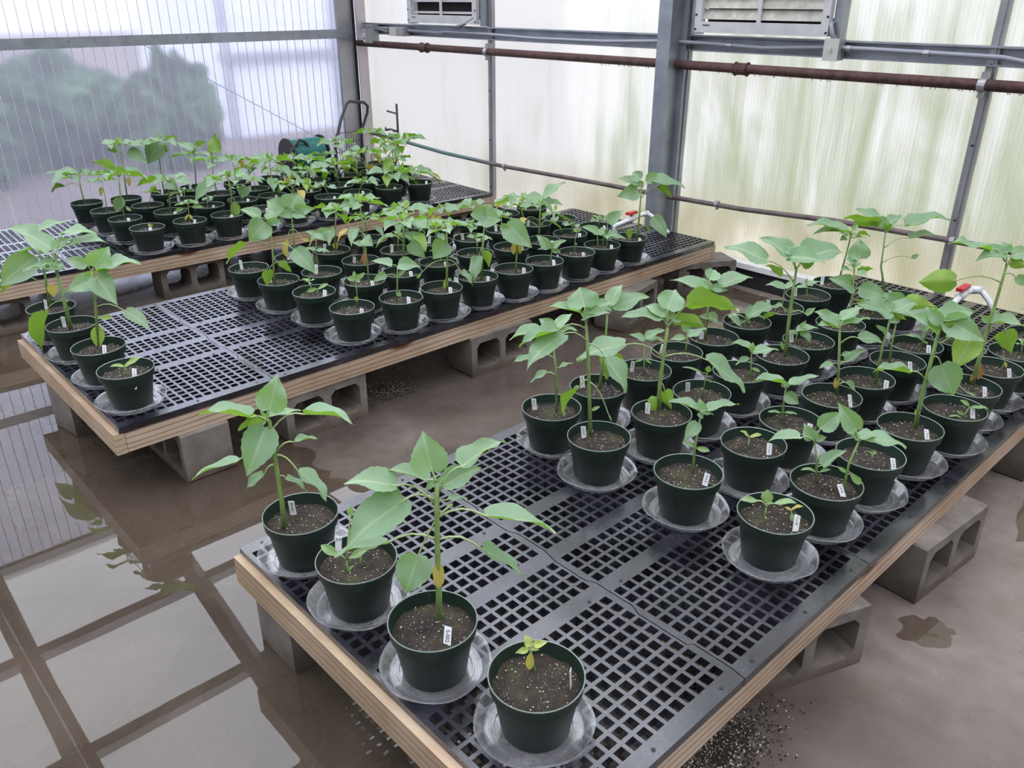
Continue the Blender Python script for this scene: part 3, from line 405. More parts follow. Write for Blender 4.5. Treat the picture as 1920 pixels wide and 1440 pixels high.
[(2.548,-.448,.680,2.558,-.457,.716,2.571,-.436,.792,-.89,-.38,.26,.088,0),(2.548,-.448,.675,2.550,-.449,.691,2.511,-.413,.718,-.20,-.72,.67,.037,0),(2.550,-.450,.651,2.561,-.460,.653,2.610,-.506,.669,.51,.71,.48,.043,0),(2.559,-.458,.569,2.557,-.456,.588,2.453,-.390,.637,-.20,-.77,.61,.082,0),(2.559,-.458,.569,2.576,-.474,.588,2.605,-.592,.564,-.84,-.30,.46,.077,0)],
[(2.548,-.448,.675,.066,5,0,0,0)]),
31:([(.0035,[(2.535,-.162,.428),(2.535,-.163,.508)])],
[(2.535,-.163,.508,2.535,-.162,.516,2.471,-.102,.535,-.11,-.42,.90,.056,0),(2.535,-.162,.443,2.533,-.161,.446,2.504,-.134,.420,-.62,.08,.78,.029,0),(2.535,-.163,.508,2.538,-.165,.521,2.581,-.206,.545,-.50,-.02,.86,.040,0)],
[]),
32:([(.0030,[(2.755,-1.075,.428),(2.748,-1.069,.477)])],
[],
[(2.748,-1.069,.477,.033,4,0,0,0)]),
33:([(.0030,[(2.680,-.841,.428),(2.682,-.843,.463)])],
[],
[(2.682,-.843,.463,.047,4,0,0,0)]),
34:([(.0040,[(2.742,-.477,.428),(2.754,-.488,.477)])],
[],
[(2.754,-.488,.477,.088,6,0,0,0)]),
35:([(.0030,[(2.730,-.178,.428),(2.724,-.171,.490)])],
[(2.724,-.172,.484,2.721,-.169,.485,2.683,-.133,.477,-.22,-.03,.97,.033,0),(2.724,-.171,.490,2.724,-.172,.490,2.768,-.213,.510,-.31,.14,.94,.039,0),(2.724,-.171,.490,2.721,-.169,.500,2.721,-.169,.530,-.97,.23,.01,.019,0)],
[]),
36:([(.0040,[(3.004,-1.041,.428),(2.993,-1.031,.538)])],
[],
[(2.993,-1.031,.538,.065,5,0,0,0)]),
37:([(.0060,[(2.997,-.427,.428),(2.958,-.390,.581),(2.950,-.383,.736)])],
[(2.950,-.383,.736,2.917,-.352,.765,2.772,-.259,.813,.47,.30,.83,.110,0),(2.950,-.383,.736,2.921,-.356,.793,2.885,-.259,.832,-.37,-.46,.81,.069,0),(2.950,-.383,.736,3.013,-.442,.765,3.149,-.570,.798,-.19,.06,.98,.117,0),(2.950,-.383,.736,2.955,-.387,.765,3.056,-.394,.804,-.36,.04,.93,.068,0),(2.950,-.383,.736,2.939,-.373,.753,2.922,-.414,.787,.95,-.18,.26,.038,0),(2.956,-.389,.668,3.032,-.459,.712,3.130,-.551,.719,-.06,.02,1.00,.083,0),(2.960,-.393,.601,3.054,-.480,.621,3.076,-.501,.638,-.77,-.50,.39,.022,0),(2.950,-.383,.736,2.946,-.379,.765,2.967,-.314,.800,-.87,.02,.49,.057,0)],
[]),
38:([(.0055,[(3.042,-.167,.428),(3.053,-.177,.566),(3.058,-.182,.662)])],
[(3.058,-.182,.662,3.013,-.140,.708,2.886,-.042,.717,-.05,-.15,.99,.100,0),(3.058,-.182,.662,3.079,-.201,.670,3.124,-.244,.662,.57,.48,.67,.039,0),(3.058,-.182,.662,3.054,-.178,.680,2.926,-.058,.669,-.11,-.03,.99,.109,0),(3.058,-.182,.662,3.059,-.183,.695,3.078,-.200,.721,-.84,-.45,.31,.030,0)],
[(3.058,-.182,.662,.061,5,0,0,0)]),
39:([(.0035,[(.120,1.107,.428),(.122,1.104,.464)])],
[(.122,1.104,.461,.122,1.104,.462,.083,1.141,.460,-.17,-.12,.98,.021,5),(.122,1.104,.464,.124,1.103,.464,.170,1.060,.496,-.68,-.20,.71,.027,5)],
[]),
40:([(.0070,[(.145,1.467,.428),(.163,1.450,.581),(.176,1.439,.737)])],
[(.176,1.439,.737,.187,1.428,.754,.252,1.420,.823,-.32,-.93,.19,.094,0),(.176,1.439,.737,.199,1.417,.743,.317,1.307,.765,-.25,-.08,.97,.101,0),(.176,1.439,.737,.166,1.448,.760,.112,1.498,.785,-.52,-.76,.40,.049,0),(.174,1.441,.709,.180,1.435,.705,.078,1.479,.664,-.51,-.71,.49,.074,0),(.174,1.441,.709,.185,1.430,.712,.210,1.333,.617,-.36,-.70,.62,.094,0),(.166,1.447,.592,.246,1.373,.573,.308,1.314,.496,.24,-.66,.71,.071,0),(.158,1.455,.539,.168,1.446,.546,.208,1.408,.546,-.55,-.59,.60,.022,5),(.155,1.458,.512,.155,1.458,.508,.145,1.468,.414,-.30,-.95,-.06,.051,5),(.175,1.440,.723,.177,1.437,.729,.150,1.462,.690,.02,.84,.54,.033,0)],
[]),
41:([(.0095,[(.127,1.739,.428),(.128,1.738,.560),(.126,1.740,.714)])],
[(.126,1.740,.714,.127,1.740,.770,.059,1.861,.828,-.09,-.47,.88,.093,0),(.126,1.740,.714,.134,1.733,.774,.207,1.732,.800,-.25,-.70,.67,.048,0),(.133,1.734,.741,.170,1.699,.833,.270,1.605,.829,-.09,-.14,.99,.085,0),(.131,1.735,.723,.184,1.686,.787,.297,1.579,.794,-.14,-.09,.99,.096,0),(.127,1.739,.672,.150,1.718,.685,.014,1.776,.695,-.03,-.22,.98,.092,0),(.139,1.728,.548,.062,1.800,.504,.024,1.836,.332,-.51,.81,.28,.111,0)],
[(.126,1.740,.714,.047,4,0,0,0)]),
42:([(.0070,[(.146,2.077,.428),(.154,2.069,.580),(.154,2.070,.703)])],
[(.156,2.068,.712,.163,2.061,.764,.081,2.173,.781,-.18,-.27,.95,.087,0),(.157,2.066,.712,.171,2.054,.778,.274,2.008,.801,-.30,-.21,.93,.071,0),(.154,2.069,.658,.139,2.083,.660,-.013,2.143,.546,-.51,-.82,.26,.123,0),(.151,2.072,.525,.061,2.157,.575,-.001,2.214,.496,.17,.85,.49,.072,0),(.151,2.072,.525,.167,2.058,.534,.167,2.058,.474,-.22,-.98,.00,.042,2)],
[(.154,2.070,.703,.079,5,0,0,0)]),
43:([(.0028,[(1.143,1.129,.428),(1.146,1.126,.510),(1.145,1.127,.555)])],
[(1.145,1.127,.555,1.145,1.127,.560,1.117,1.153,.569,-.58,-.74,.33,.021,1),(1.145,1.127,.555,1.147,1.125,.562,1.176,1.097,.594,-.74,-.67,.10,.021,1),(1.145,1.127,.555,1.146,1.126,.562,1.160,1.112,.552,-.53,-.79,.32,.016,1),(1.145,1.127,.480,1.143,1.129,.483,1.143,1.129,.458,-.52,-.85,.00,.019,5),(1.145,1.127,.555,1.144,1.128,.567,1.141,1.131,.601,-.50,-.87,.03,.019,1)],
[]),
44:([(.0030,[(1.110,1.460,.428),(1.105,1.465,.488)]),(.0030,[(1.110,1.428,.428),(1.121,1.418,.452)])],
[(1.121,1.418,.452,1.121,1.418,.452,1.158,1.384,.478,-.72,-.28,.63,.021,1),(1.121,1.418,.452,1.118,1.421,.454,1.080,1.456,.441,-.70,-.61,.36,.020,1)],
[(1.105,1.465,.488,.035,4,0,0,0)]),
45:([(.0060,[(1.032,1.674,.428),(1.039,1.667,.574),(1.043,1.663,.720)])],
[(1.043,1.663,.720,1.027,1.678,.735,.948,1.705,.655,-.48,-.86,.19,.114,0),(1.043,1.663,.720,1.048,1.659,.745,1.071,1.698,.784,-.25,-.60,.75,.060,0),(1.043,1.663,.720,1.056,1.651,.740,1.081,1.627,.737,-.65,-.72,.26,.042,0),(1.043,1.663,.720,1.011,1.693,.757,.961,1.781,.788,-.23,-.43,.87,.065,0),(1.036,1.669,.620,.953,1.747,.633,.874,1.821,.534,-.23,.68,.69,.091,0),(1.044,1.662,.625,1.116,1.595,.605,1.165,1.507,.494,-.32,-.80,.50,.093,0),(1.040,1.666,.534,1.020,1.684,.505,1.008,1.696,.415,.05,.99,.12,.057,0),(1.037,1.668,.534,1.057,1.650,.540,1.097,1.612,.492,.79,.59,.20,.045,0),(1.043,1.663,.720,1.041,1.665,.727,1.071,1.637,.765,-.71,-.70,.04,.035,0)],
[]),
47:([(.0045,[(1.326,1.084,.428),(1.332,1.079,.517),(1.336,1.075,.592)])],
[(1.336,1.075,.592,1.318,1.092,.599,1.251,1.155,.617,-.11,-.37,.92,.058,0),(1.336,1.075,.592,1.339,1.072,.602,1.394,.979,.601,-.66,-.39,.64,.067,0),(1.333,1.078,.542,1.298,1.110,.552,1.253,1.153,.520,-.74,-.35,.57,.044,0),(1.333,1.077,.544,1.338,1.073,.547,1.364,1.049,.572,-.75,-.11,.66,.027,0),(1.329,1.081,.477,1.327,1.084,.479,1.341,1.070,.451,-.47,-.86,.18,.022,1)],
[]),
48:([(.0045,[(1.400,1.420,.428),(1.401,1.419,.514),(1.396,1.423,.599)])],
[(1.396,1.423,.602,1.396,1.423,.641,1.410,1.371,.610,-.69,-.49,.53,.061,0),(1.399,1.420,.597,1.401,1.419,.589,1.396,1.423,.501,-.97,-.22,.04,.035,4),(1.396,1.423,.599,1.394,1.425,.607,1.352,1.464,.620,-.31,-.58,.75,.037,0)],
[]),
49:([(.0045,[(1.299,1.713,.428),(1.296,1.716,.539),(1.305,1.708,.612)])],
[(1.305,1.708,.612,1.314,1.699,.628,1.324,1.653,.595,-.63,-.54,.57,.053,0),(1.305,1.708,.612,1.298,1.714,.620,1.265,1.746,.636,-.18,-.59,.78,.030,0),(1.305,1.708,.612,1.310,1.704,.620,1.384,1.678,.639,-.37,-.89,.28,.058,0),(1.296,1.716,.539,1.296,1.716,.539,1.254,1.756,.550,-.02,-.29,.96,.036,0),(1.296,1.716,.539,1.298,1.715,.539,1.346,1.669,.533,-.06,-.18,.98,.041,0)],
[]),
50:([(.0060,[(1.318,1.989,.428),(1.325,1.983,.563),(1.328,1.980,.675)])],
[(1.328,1.980,.675,1.326,1.982,.697,1.395,2.006,.765,-.22,-.83,.51,.137,0),(1.328,1.980,.675,1.299,2.007,.689,1.263,2.110,.727,-.75,-.44,.49,.099,0),(1.328,1.980,.675,1.341,1.968,.686,1.417,1.897,.703,-.69,-.70,.19,.071,0),(1.328,1.980,.675,1.335,1.974,.681,1.253,1.992,.672,-.24,-.94,.26,.055,0),(1.321,1.986,.591,1.301,2.005,.540,1.288,2.017,.443,-.93,-.35,.08,.040,2),(1.325,1.982,.591,1.354,1.956,.543,1.387,1.924,.529,-.58,-.76,.31,.020,2),(1.328,1.980,.675,1.339,1.970,.681,1.366,1.897,.661,-.80,-.41,.44,.055,0)],
[]),
51:([(.0065,[(1.588,1.046,.428),(1.593,1.041,.597),(1.595,1.039,.740)])],
[(1.593,1.040,.698,1.589,1.045,.660,1.528,1.063,.590,-.57,-.76,.30,.098,0),(1.590,1.043,.579,1.503,1.125,.515,1.486,1.141,.488,-.75,-.66,.09,.015,1),(1.592,1.041,.579,1.638,.998,.522,1.677,.962,.454,.35,-.73,.59,.054,0),(1.589,1.044,.489,1.590,1.043,.494,1.581,1.052,.436,-.67,-.74,-.00,.023,5),(1.589,1.044,.489,1.592,1.042,.489,1.608,1.027,.478,-.55,-.78,.28,.015,1)],
[(1.595,1.039,.740,.107,7,0,0,0)]),
52:([(.0075,[(1.612,1.427,.428),(1.622,1.418,.592),(1.624,1.416,.691)])],
[(1.622,1.417,.606,1.647,1.395,.579,1.678,1.320,.506,-.63,-.66,.40,.080,0)],
[(1.624,1.416,.691,.142,8,0,1,0)]),
53:([(.0060,[(1.561,1.697,.428),(1.565,1.693,.604),(1.561,1.696,.749)])],
[(1.561,1.696,.736,1.556,1.701,.741,1.460,1.735,.729,-.31,-.62,.72,.064,0)],
[(1.561,1.696,.749,.124,7,0,1,0)]),
54:([(.0050,[(1.567,1.991,.428),(1.577,1.982,.547),(1.587,1.973,.654)])],
[(1.571,1.988,.471,1.570,1.988,.473,1.572,1.987,.428,-.50,-.86,.01,.029,2)],
[(1.587,1.973,.654,.126,7,0,1,0)]),
55:([(.0060,[(1.815,1.055,.428),(1.820,1.050,.576),(1.829,1.041,.725)])],
[(1.830,1.041,.727,1.824,1.046,.745,1.875,.974,.729,-.76,-.60,.27,.101,0),(1.830,1.041,.727,1.835,1.036,.758,1.804,1.117,.743,-.93,-.32,.18,.076,0),(1.821,1.049,.597,1.807,1.062,.549,1.766,1.046,.425,-.93,-.15,.33,.082,0),(1.821,1.049,.597,1.826,1.044,.576,1.842,1.029,.493,.90,.41,.10,.053,0),(1.829,1.041,.725,1.830,1.041,.727,1.937,1.023,.756,-.30,-.55,.78,.070,0),(1.827,1.043,.694,1.883,.991,.694,1.924,.953,.681,-.62,-.75,.24,.041,0)],
[]),
56:([(.0030,[(1.833,1.404,.428),(1.839,1.398,.499)])],
[],
[(1.839,1.398,.499,.055,4,0,0,0)]),
57:([(.0040,[(1.809,1.737,.428),(1.811,1.735,.523)])],
[],
[(1.811,1.735,.523,.069,5,0,0,0)]),
58:([(.0040,[(1.821,2.054,.428),(1.820,2.055,.520),(1.820,2.055,.560)])],
[],
[(1.820,2.055,.560,.102,6,0,1,0)]),
59:([(.0055,[(2.039,1.048,.428),(2.043,1.044,.520),(2.046,1.041,.594)])],
[(2.044,1.042,.596,2.006,1.079,.669,2.063,.954,.562,-.71,-.62,.34,.121,0),(2.044,1.042,.594,2.035,1.051,.583,2.031,1.055,.512,-.91,-.41,.03,.029,2),(2.046,1.041,.594,2.052,1.035,.583,2.054,1.033,.514,-.24,-.97,.02,.027,2),(2.046,1.041,.594,2.040,1.046,.602,2.097,1.040,.647,-.45,-.76,.47,.053,0)],
[]),
60:([(.0035,[(2.084,1.396,.428),(2.083,1.397,.525)])],
[],
[(2.083,1.397,.525,.068,5,0,0,0)]),
61:([(.0050,[(2.072,1.742,.428),(2.075,1.739,.535)])],
[],
[(2.075,1.739,.535,.102,6,0,1,0)]),
62:([(.0050,[(2.054,1.995,.428),(2.062,1.987,.585)])],
[],
[(2.062,1.987,.585,.129,7,0,1,0)]),
63:([(.0035,[(2.244,1.007,.428),(2.251,1.000,.513)])],
[(2.251,1.000,.513,2.237,1.013,.519,2.203,1.070,.581,-.53,-.75,.40,.056,0),(2.251,1.000,.513,2.253,.998,.516,2.304,.950,.558,-.66,-.06,.75,.051,0),(2.251,1.000,.513,2.249,1.002,.519,2.234,1.016,.558,-.63,-.78,.04,.036,0),(2.250,1.001,.506,2.241,1.010,.513,2.197,1.051,.508,-.30,-.19,.94,.038,0),(2.250,1.001,.506,2.253,.998,.508,2.285,.968,.494,-.61,-.76,.24,.033,0)],
[]),
64:([(.0040,[(2.317,1.363,.428),(2.317,1.364,.503)])],
[],
[(2.317,1.364,.503,.076,5,0,0,0)]),
65:([(.0040,[(2.256,1.646,.428),(2.260,1.643,.521)])],
[],
[(2.260,1.643,.521,.091,6,0,0,0)]),
66:([(.0050,[(2.295,2.007,.428),(2.297,2.005,.538)])],
[],
[(2.297,2.005,.538,.128,6,0,1,0)]),
67:([(.0025,[(2.459,1.032,.428),(2.459,1.032,.513),(2.466,1.026,.553)])],
[(2.466,1.026,.553,2.466,1.026,.559,2.451,1.040,.571,-.60,-.78,.16,.017,1),(2.466,1.026,.553,2.466,1.026,.559,2.482,1.011,.576,-.77,-.60,.20,.017,1),(2.459,1.032,.498,2.459,1.032,.498,2.468,1.024,.487,-.60,-.79,.10,.011,1)],
[]),
68:([(.0055,[(2.521,1.368,.428),(2.524,1.365,.557),(2.527,1.362,.641)])],
[(2.527,1.362,.644,2.544,1.346,.671,2.656,1.300,.748,-.56,.02,.83,.089,0)],
[(2.527,1.362,.641,.119,7,0,1,0)]),
69:([(.0040,[(2.528,1.689,.428),(2.528,1.690,.514)])],
[],
[(2.528,1.690,.514,.082,5,0,0,0)]),
70:([(.0040,[(2.521,1.935,.428),(2.522,1.934,.537)])],
[],
[(2.522,1.934,.537,.111,6,0,0,0)]),
71:([(.0030,[(2.662,1.041,.428),(2.655,1.047,.503)]),(.0030,[(2.713,1.023,.428),(2.711,1.025,.497)]),(.0030,[(2.706,1.044,.428),(2.704,1.046,.495)])],
[(2.655,1.047,.503,2.655,1.047,.509,2.590,1.108,.548,-.16,-.64,.75,.060,0),(2.710,1.025,.503,2.712,1.024,.572,2.785,.983,.626,-.63,-.70,.33,.070,0),(2.704,1.046,.495,2.704,1.046,.495,2.746,1.007,.471,-.20,-.66,.72,.039,0)],
[(2.711,1.025,.497,.088,6,0,0,1)]),
72:([(.0030,[(2.743,1.319,.428),(2.746,1.316,.497)])],
[],
[(2.746,1.316,.497,.056,4,0,0,0)]),
73:([(.0060,[(2.724,1.682,.428),(2.704,1.701,.515),(2.706,1.699,.583)])],
[],
[(2.706,1.699,.583,.154,8,0,1,0)]),
74:([(.0040,[(2.817,1.977,.428),(2.817,1.977,.483)])],
[],
[(2.817,1.977,.483,.088,5,0,0,0)]),
75:([(.0065,[(2.930,.986,.428),(2.933,.983,.587),(2.934,.982,.736)])],
[(2.934,.982,.692,2.920,.995,.712,2.819,1.058,.688,-.55,-.79,.28,.095,0),(2.934,.982,.736,2.918,.997,.756,2.836,1.074,.777,-.28,-.52,.81,.071,0),(2.934,.982,.742,2.928,.988,.774,2.934,1.048,.808,-.84,-.20,.50,.071,0),(2.937,.980,.730,2.976,.943,.765,3.111,.816,.730,-.08,-.34,.94,.117,0),(2.935,.981,.671,3.003,.918,.739,3.059,.865,.671,.83,.22,.52,.063,0),(2.937,.980,.736,2.948,.970,.774,3.048,.945,.784,-.25,-.92,.31,.065,0),(2.935,.982,.593,2.987,.933,.566,3.053,.871,.447,-.25,-.91,.33,.093,0),(2.931,.986,.471,2.896,1.018,.493,2.898,1.016,.431,.77,.64,.01,.039,0),(2.931,.985,.500,2.967,.951,.511,2.978,.941,.474,.95,.25,.21,.025,0),(2.934,.982,.736,2.936,.980,.745,2.905,1.010,.765,-.64,-.76,.11,.041,0)],
[]),
76:([(.0030,[(3.007,1.348,.428),(3.011,1.344,.479)])],
[],
[(3.011,1.344,.479,.071,5,0,0,0)]),
77:([(.0040,[(2.960,1.665,.428),(2.958,1.667,.476)])],
[],
[(2.958,1.667,.476,.113,6,1,0,0)]),
78:([(.0030,[(3.059,1.970,.428),(3.059,1.970,.485)])],
[],
[(3.059,1.970,.485,.056,4,0,0,0)]),
79:([(.0030,[(1.013,3.150,.428),(1.016,3.147,.447)])],
[(1.015,3.148,.444,1.015,3.148,.444,1.008,3.154,.460,-.32,-.92,.24,.019,3),(1.015,3.148,.444,1.015,3.148,.444,1.028,3.136,.454,-.69,-.73,.01,.016,3)],
[]),
80:([(.0060,[(.986,3.486,.428),(.986,3.486,.566),(.997,3.476,.703)])],
[(.997,3.476,.703,.984,3.487,.728,.890,3.576,.776,.72,.53,.44,.085,0),(.989,3.483,.583,.989,3.483,.566,.951,3.518,.477,-.47,-.87,-.14,.069,0),(.986,3.486,.503,1.002,3.471,.510,1.022,3.452,.480,-.37,-.88,.30,.023,1),(.997,3.476,.703,1.006,3.467,.712,1.006,3.467,.760,.31,.95,.00,.072,0)],
[(.997,3.476,.703,.150,7,0,0,0)]),
81:([(.0030,[(.980,3.779,.428),(.985,3.775,.537),(.984,3.776,.628)])],
[(.984,3.775,.578,.976,3.783,.581,.965,3.793,.527,-.36,-.93,-.10,.027,2)],
[(.984,3.776,.628,.088,5,0,0,0)]),
82:([(.0050,[(.948,4.108,.428),(.946,4.109,.525),(.950,4.106,.613)])],
[(.949,4.107,.542,.875,4.176,.549,.800,4.246,.507,.06,.56,.82,.069,0),(.950,4.106,.613,.932,4.123,.626,.796,4.250,.630,-.13,-.16,.98,.115,0)],
[(.950,4.106,.613,.155,6,0,0,0)]),
83:([(.0035,[(1.260,3.162,.428),(1.266,3.157,.545)])],
[(1.264,3.159,.502,1.245,3.176,.512,1.202,3.217,.492,-.70,-.71,.09,.026,1),(1.264,3.158,.513,1.282,3.142,.518,1.334,3.093,.518,-.59,-.63,.50,.027,1),(1.262,3.160,.470,1.262,3.161,.472,1.240,3.181,.432,-.86,-.44,.25,.020,2),(1.262,3.160,.470,1.264,3.158,.472,1.276,3.147,.436,-.34,-.92,.18,.016,2)],
[(1.266,3.157,.545,.072,5,0,0,0)]),
84:([(.0045,[(1.270,3.473,.428),(1.277,3.466,.542),(1.284,3.460,.634)])],
[(1.283,3.461,.617,1.285,3.459,.620,1.316,3.396,.575,-.59,-.64,.49,.081,0),(1.277,3.466,.542,1.279,3.464,.539,1.317,3.429,.559,-.65,-.29,.70,.034,0)],
[(1.284,3.460,.634,.156,6,0,0,0)]),
85:([(.0040,[(1.233,3.740,.428),(1.260,3.715,.530)])],
[(1.260,3.715,.530,1.260,3.715,.530,1.288,3.689,.561,.62,.78,.09,.042,0)],
[(1.260,3.715,.530,.063,5,0,0,0)]),
86:([(.0055,[(1.208,4.054,.428),(1.219,4.044,.621),(1.222,4.041,.797)])],
[(1.221,4.042,.749,1.201,4.060,.765,1.157,4.102,.762,.68,.72,-.13,.054,0),(1.219,4.044,.727,1.265,4.001,.755,1.344,3.927,.667,-.36,-.85,.39,.086,0),(1.216,4.046,.569,1.234,4.030,.575,1.233,4.031,.514,-.32,-.95,-.01,.033,2)],
[(1.222,4.041,.797,.135,6,0,0,0)]),
87:([(.0070,[(1.520,3.136,.428),(1.535,3.121,.559),(1.532,3.125,.662)])],
[(1.538,3.118,.542,1.547,3.110,.509,1.537,3.120,.386,-.44,-.90,-.03,.061,5),(1.540,3.117,.602,1.464,3.188,.619,1.361,3.285,.495,-.81,-.12,.58,.116,0),(1.540,3.117,.602,1.604,3.057,.609,1.577,3.082,.536,-.55,-.83,-.09,.074,0)],
[(1.532,3.125,.662,.166,8,0,0,0)]),
88:([(.0030,[(1.518,3.470,.428),(1.517,3.470,.482)])],
[],
[(1.517,3.470,.482,.042,4,0,0,0)]),
89:([(.0030,[(1.474,3.749,.428),(1.487,3.738,.494)])],
[],
[(1.487,3.738,.494,.065,4,0,0,0)]),
90:([(.0055,[(1.466,4.060,.428),(1.471,4.055,.624),(1.482,4.045,.786)])],
[(1.475,4.051,.696,1.479,4.047,.768,1.393,4.064,.640,-.36,-.92,.12,.132,0),(1.480,4.047,.757,1.492,4.035,.761,1.523,4.006,.714,.43,.87,-.26,.055,0)],
[(1.482,4.045,.786,.147,7,0,0,0)]),
91:([],
[],
[]),
92:([(.0030,[(1.765,3.467,.428),(1.757,3.475,.478),(1.748,3.483,.516)])],
[],
[(1.748,3.483,.516,.051,4,0,0,0)]),
93:([(.0050,[(1.724,3.766,.428),(1.718,3.772,.558),(1.722,3.767,.660)])],
[(1.725,3.765,.667,1.741,3.749,.721,1.775,3.772,.843,.37,.89,-.27,.092,0)],
[(1.722,3.767,.660,.140,6,0,0,0)]),
94:([(.0050,[(1.711,4.086,.428),(1.721,4.076,.552),(1.724,4.073,.669)])],
[(1.724,4.073,.669,1.728,4.070,.702,1.645,4.147,.746,-.15,-.60,.78,.076,0),(1.724,4.073,.669,1.747,4.052,.724,1.803,3.999,.754,.34,.71,.61,.051,0)],
[(1.724,4.073,.669,.160,6,0,0,0)]),
95:([(.0050,[(1.980,3.156,.428),(1.979,3.158,.501),(1.977,3.159,.562)])],
[],
[(1.977,3.159,.562,.121,7,0,1,0)]),
96:([(.0050,[(1.980,3.449,.428),(1.983,3.446,.559),(1.986,3.444,.678)])],
[],
[(1.986,3.444,.678,.197,7,0,1,0)]),
97:([(.0030,[(1.997,3.730,.428),(1.994,3.733,.469),(1.990,3.736,.498)])],
[],
[(1.990,3.736,.498,.069,4,0,0,0)]),
98:([(.0050,[(1.997,4.022,.428),(1.994,4.025,.522),(1.989,4.030,.603)])],
[],
[(1.989,4.030,.603,.133,7,0,1,0)]),
99:([(.0030,[(2.242,3.143,.428),(2.233,3.151,.476),(2.224,3.160,.513)])],
[],
[(2.224,3.160,.513,.088,4,0,0,0)]),
100:([(.0050,[(2.243,3.435,.428),(2.250,3.428,.506),(2.257,3.421,.572)])],
[],
[(2.257,3.421,.572,.151,7,0,1,0)]),
101:([(.0050,[(2.222,3.718,.428),(2.205,3.734,.488),(2.188,3.751,.537)])],
[],
[(2.188,3.751,.537,.117,7,0,0,0)]),
102:([(.0050,[(2.259,4.008,.428),(2.248,4.019,.497),(2.236,4.030,.554)])],
[],
[(2.236,4.030,.554,.137,7,0,1,0)]),
103:([(.0050,[(2.468,3.132,.428),(2.488,3.113,.477),(2.508,3.094,.515)])],
[],
[(2.508,3.094,.515,.112,7,0,0,0)]),
104:([(.0050,[(2.505,3.422,.428),(2.495,3.431,.512),(2.486,3.440,.584)])],
[],
[(2.486,3.440,.584,.193,7,0,1,0)]),
105:([(.0050,[(2.484,3.705,.428),(2.472,3.716,.513),(2.460,3.728,.585)])],
[],
[(2.460,3.728,.585,.135,7,0,1,0)]),
106:([(.0030,[(2.485,3.997,.428),(2.479,4.002,.506),(2.472,4.008,.571)])],
[],
[(2.472,4.008,.571,.099,4,0,0,0)]),
107:([(.0050,[(2.730,3.118,.428),(2.738,3.111,.495),(2.745,3.104,.549)])],
[],
[(2.745,3.104,.549,.169,7,0,1,0)]),
108:([(.0050,[(2.730,3.410,.428),(2.733,3.408,.546),(2.735,3.406,.651)])],
[],
[(2.735,3.406,.651,.197,7,0,1,0)]),
109:([(.0050,[(2.746,3.691,.428),(2.730,3.707,.560),(2.712,3.723,.678)])],
[],
[(2.712,3.723,.678,.178,7,0,1,0)]),
110:([(.0030,[(2.747,3.983,.428),(2.743,3.987,.500),(2.738,3.991,.560)])],
[],
[(2.738,3.991,.560,.101,4,0,0,0)]),
111:([(.0050,[(2.992,3.105,.428),(2.972,3.123,.475),(2.952,3.142,.510)])],
[],
[(2.952,3.142,.510,.190,7,0,1,0)]),
112:([(.0050,[(2.992,3.397,.428),(2.984,3.405,.562),(2.975,3.413,.682)])],
[],
[(2.975,3.413,.682,.193,7,0,1,0)]),
113:([(.0050,[(2.972,3.680,.428),(2.973,3.679,.591),(2.973,3.679,.739)])],
[],
[(2.973,3.679,.739,.132,7,0,1,0)]),
114:([(.0030,[(3.008,3.970,.428),(2.999,3.979,.488),(2.988,3.988,.534)])],
[],
[(2.988,3.988,.534,.086,4,0,0,0)]),
115:([(.0050,[(3.233,3.666,.428),(3.224,3.676,.472),(3.213,3.685,.504)])],
[],
[(3.213,3.685,.504,.129,7,0,0,0)]),
116:([(.0050,[(3.234,3.958,.428),(3.313,3.884,.539),(3.391,3.811,.635)])],
[],
[(3.391,3.811,.635,.193,7,0,1,0)]),
}
# ---------------------------------------------------------------- the setting
XW, YW, XN, YN = 3.92, 5.13, -4.2, -4.3      # right wall, left wall, behind, near side
EAVE, RIDGE, YR = 2.72, 4.1, .4
mb = MB(); mb.add([(XN, YN, 0), (XW, YN, 0), (XW, YW, 0), (XN, YW, 0)], [(0, 1, 2, 3)])
mb.add([(XN, YN, -.2), (XW, YN, -.2), (XW, YW, -.2), (XN, YW, -.2)], [(3, 2, 1, 0)])
tag(mb.build('floor', M['floor']), kind='structure')
mb = MB().box((-60, -60, -.30), (60, 60, -.21)); tag(mb.build('ground', M['earth']), kind='structure')
random.seed(11)
def puddle(name, pts, label, n=9, amp=.05):
    mb = MB(); out = []
    for i in range(len(pts)):
        a = Vector((*pts[i], 0)); b = Vector((*pts[(i + 1) % len(pts)], 0)); d = b - a; nn = Vector((-d.y, d.x, 0)).normalized()
        for k in range(n):
            out.append(a + d * (k / n) + nn * (random.uniform(-amp, amp) if k else 0))
    bm = bmesh.new(); vs = [bm.verts.new((p.x, p.y, .0025)) for p in out]; f = bm.faces.new(vs); f.normal_update()
    if f.normal.z < 0: f.normal_flip()
    bmesh.ops.triangulate(bm, faces=[f]); me = bpy.data.meshes.new(name); bm.to_mesh(me); bm.free()
    return tag(link(name, me, M['water']), label, 'puddle')
puddle('water_puddle', [(-3.6, -3.9), (.55, -3.9), (.45, -2.2), (.35, -1.5), (.5, -.9), (.95, -.5), (1.0, .15), (.62, .6), (.7, 1.0), (1.0, 1.6), (.9, 2.5), (.3, 3.2), (-.2, 4.0), (-3.8, 4.3)],
       'wide still puddle flooding the floor left of the near and middle benches', amp=.035)
puddle('water_puddle', [(2.45, -.2), (3.1, -.75), (3.72, -.7), (3.74, 2.3), (3.3, 2.5), (2.9, 1.4), (2.55, .9), (2.7, .45)],
       'dark puddle in the far corner between the near and middle benches by the right wall', n=6, amp=.03)
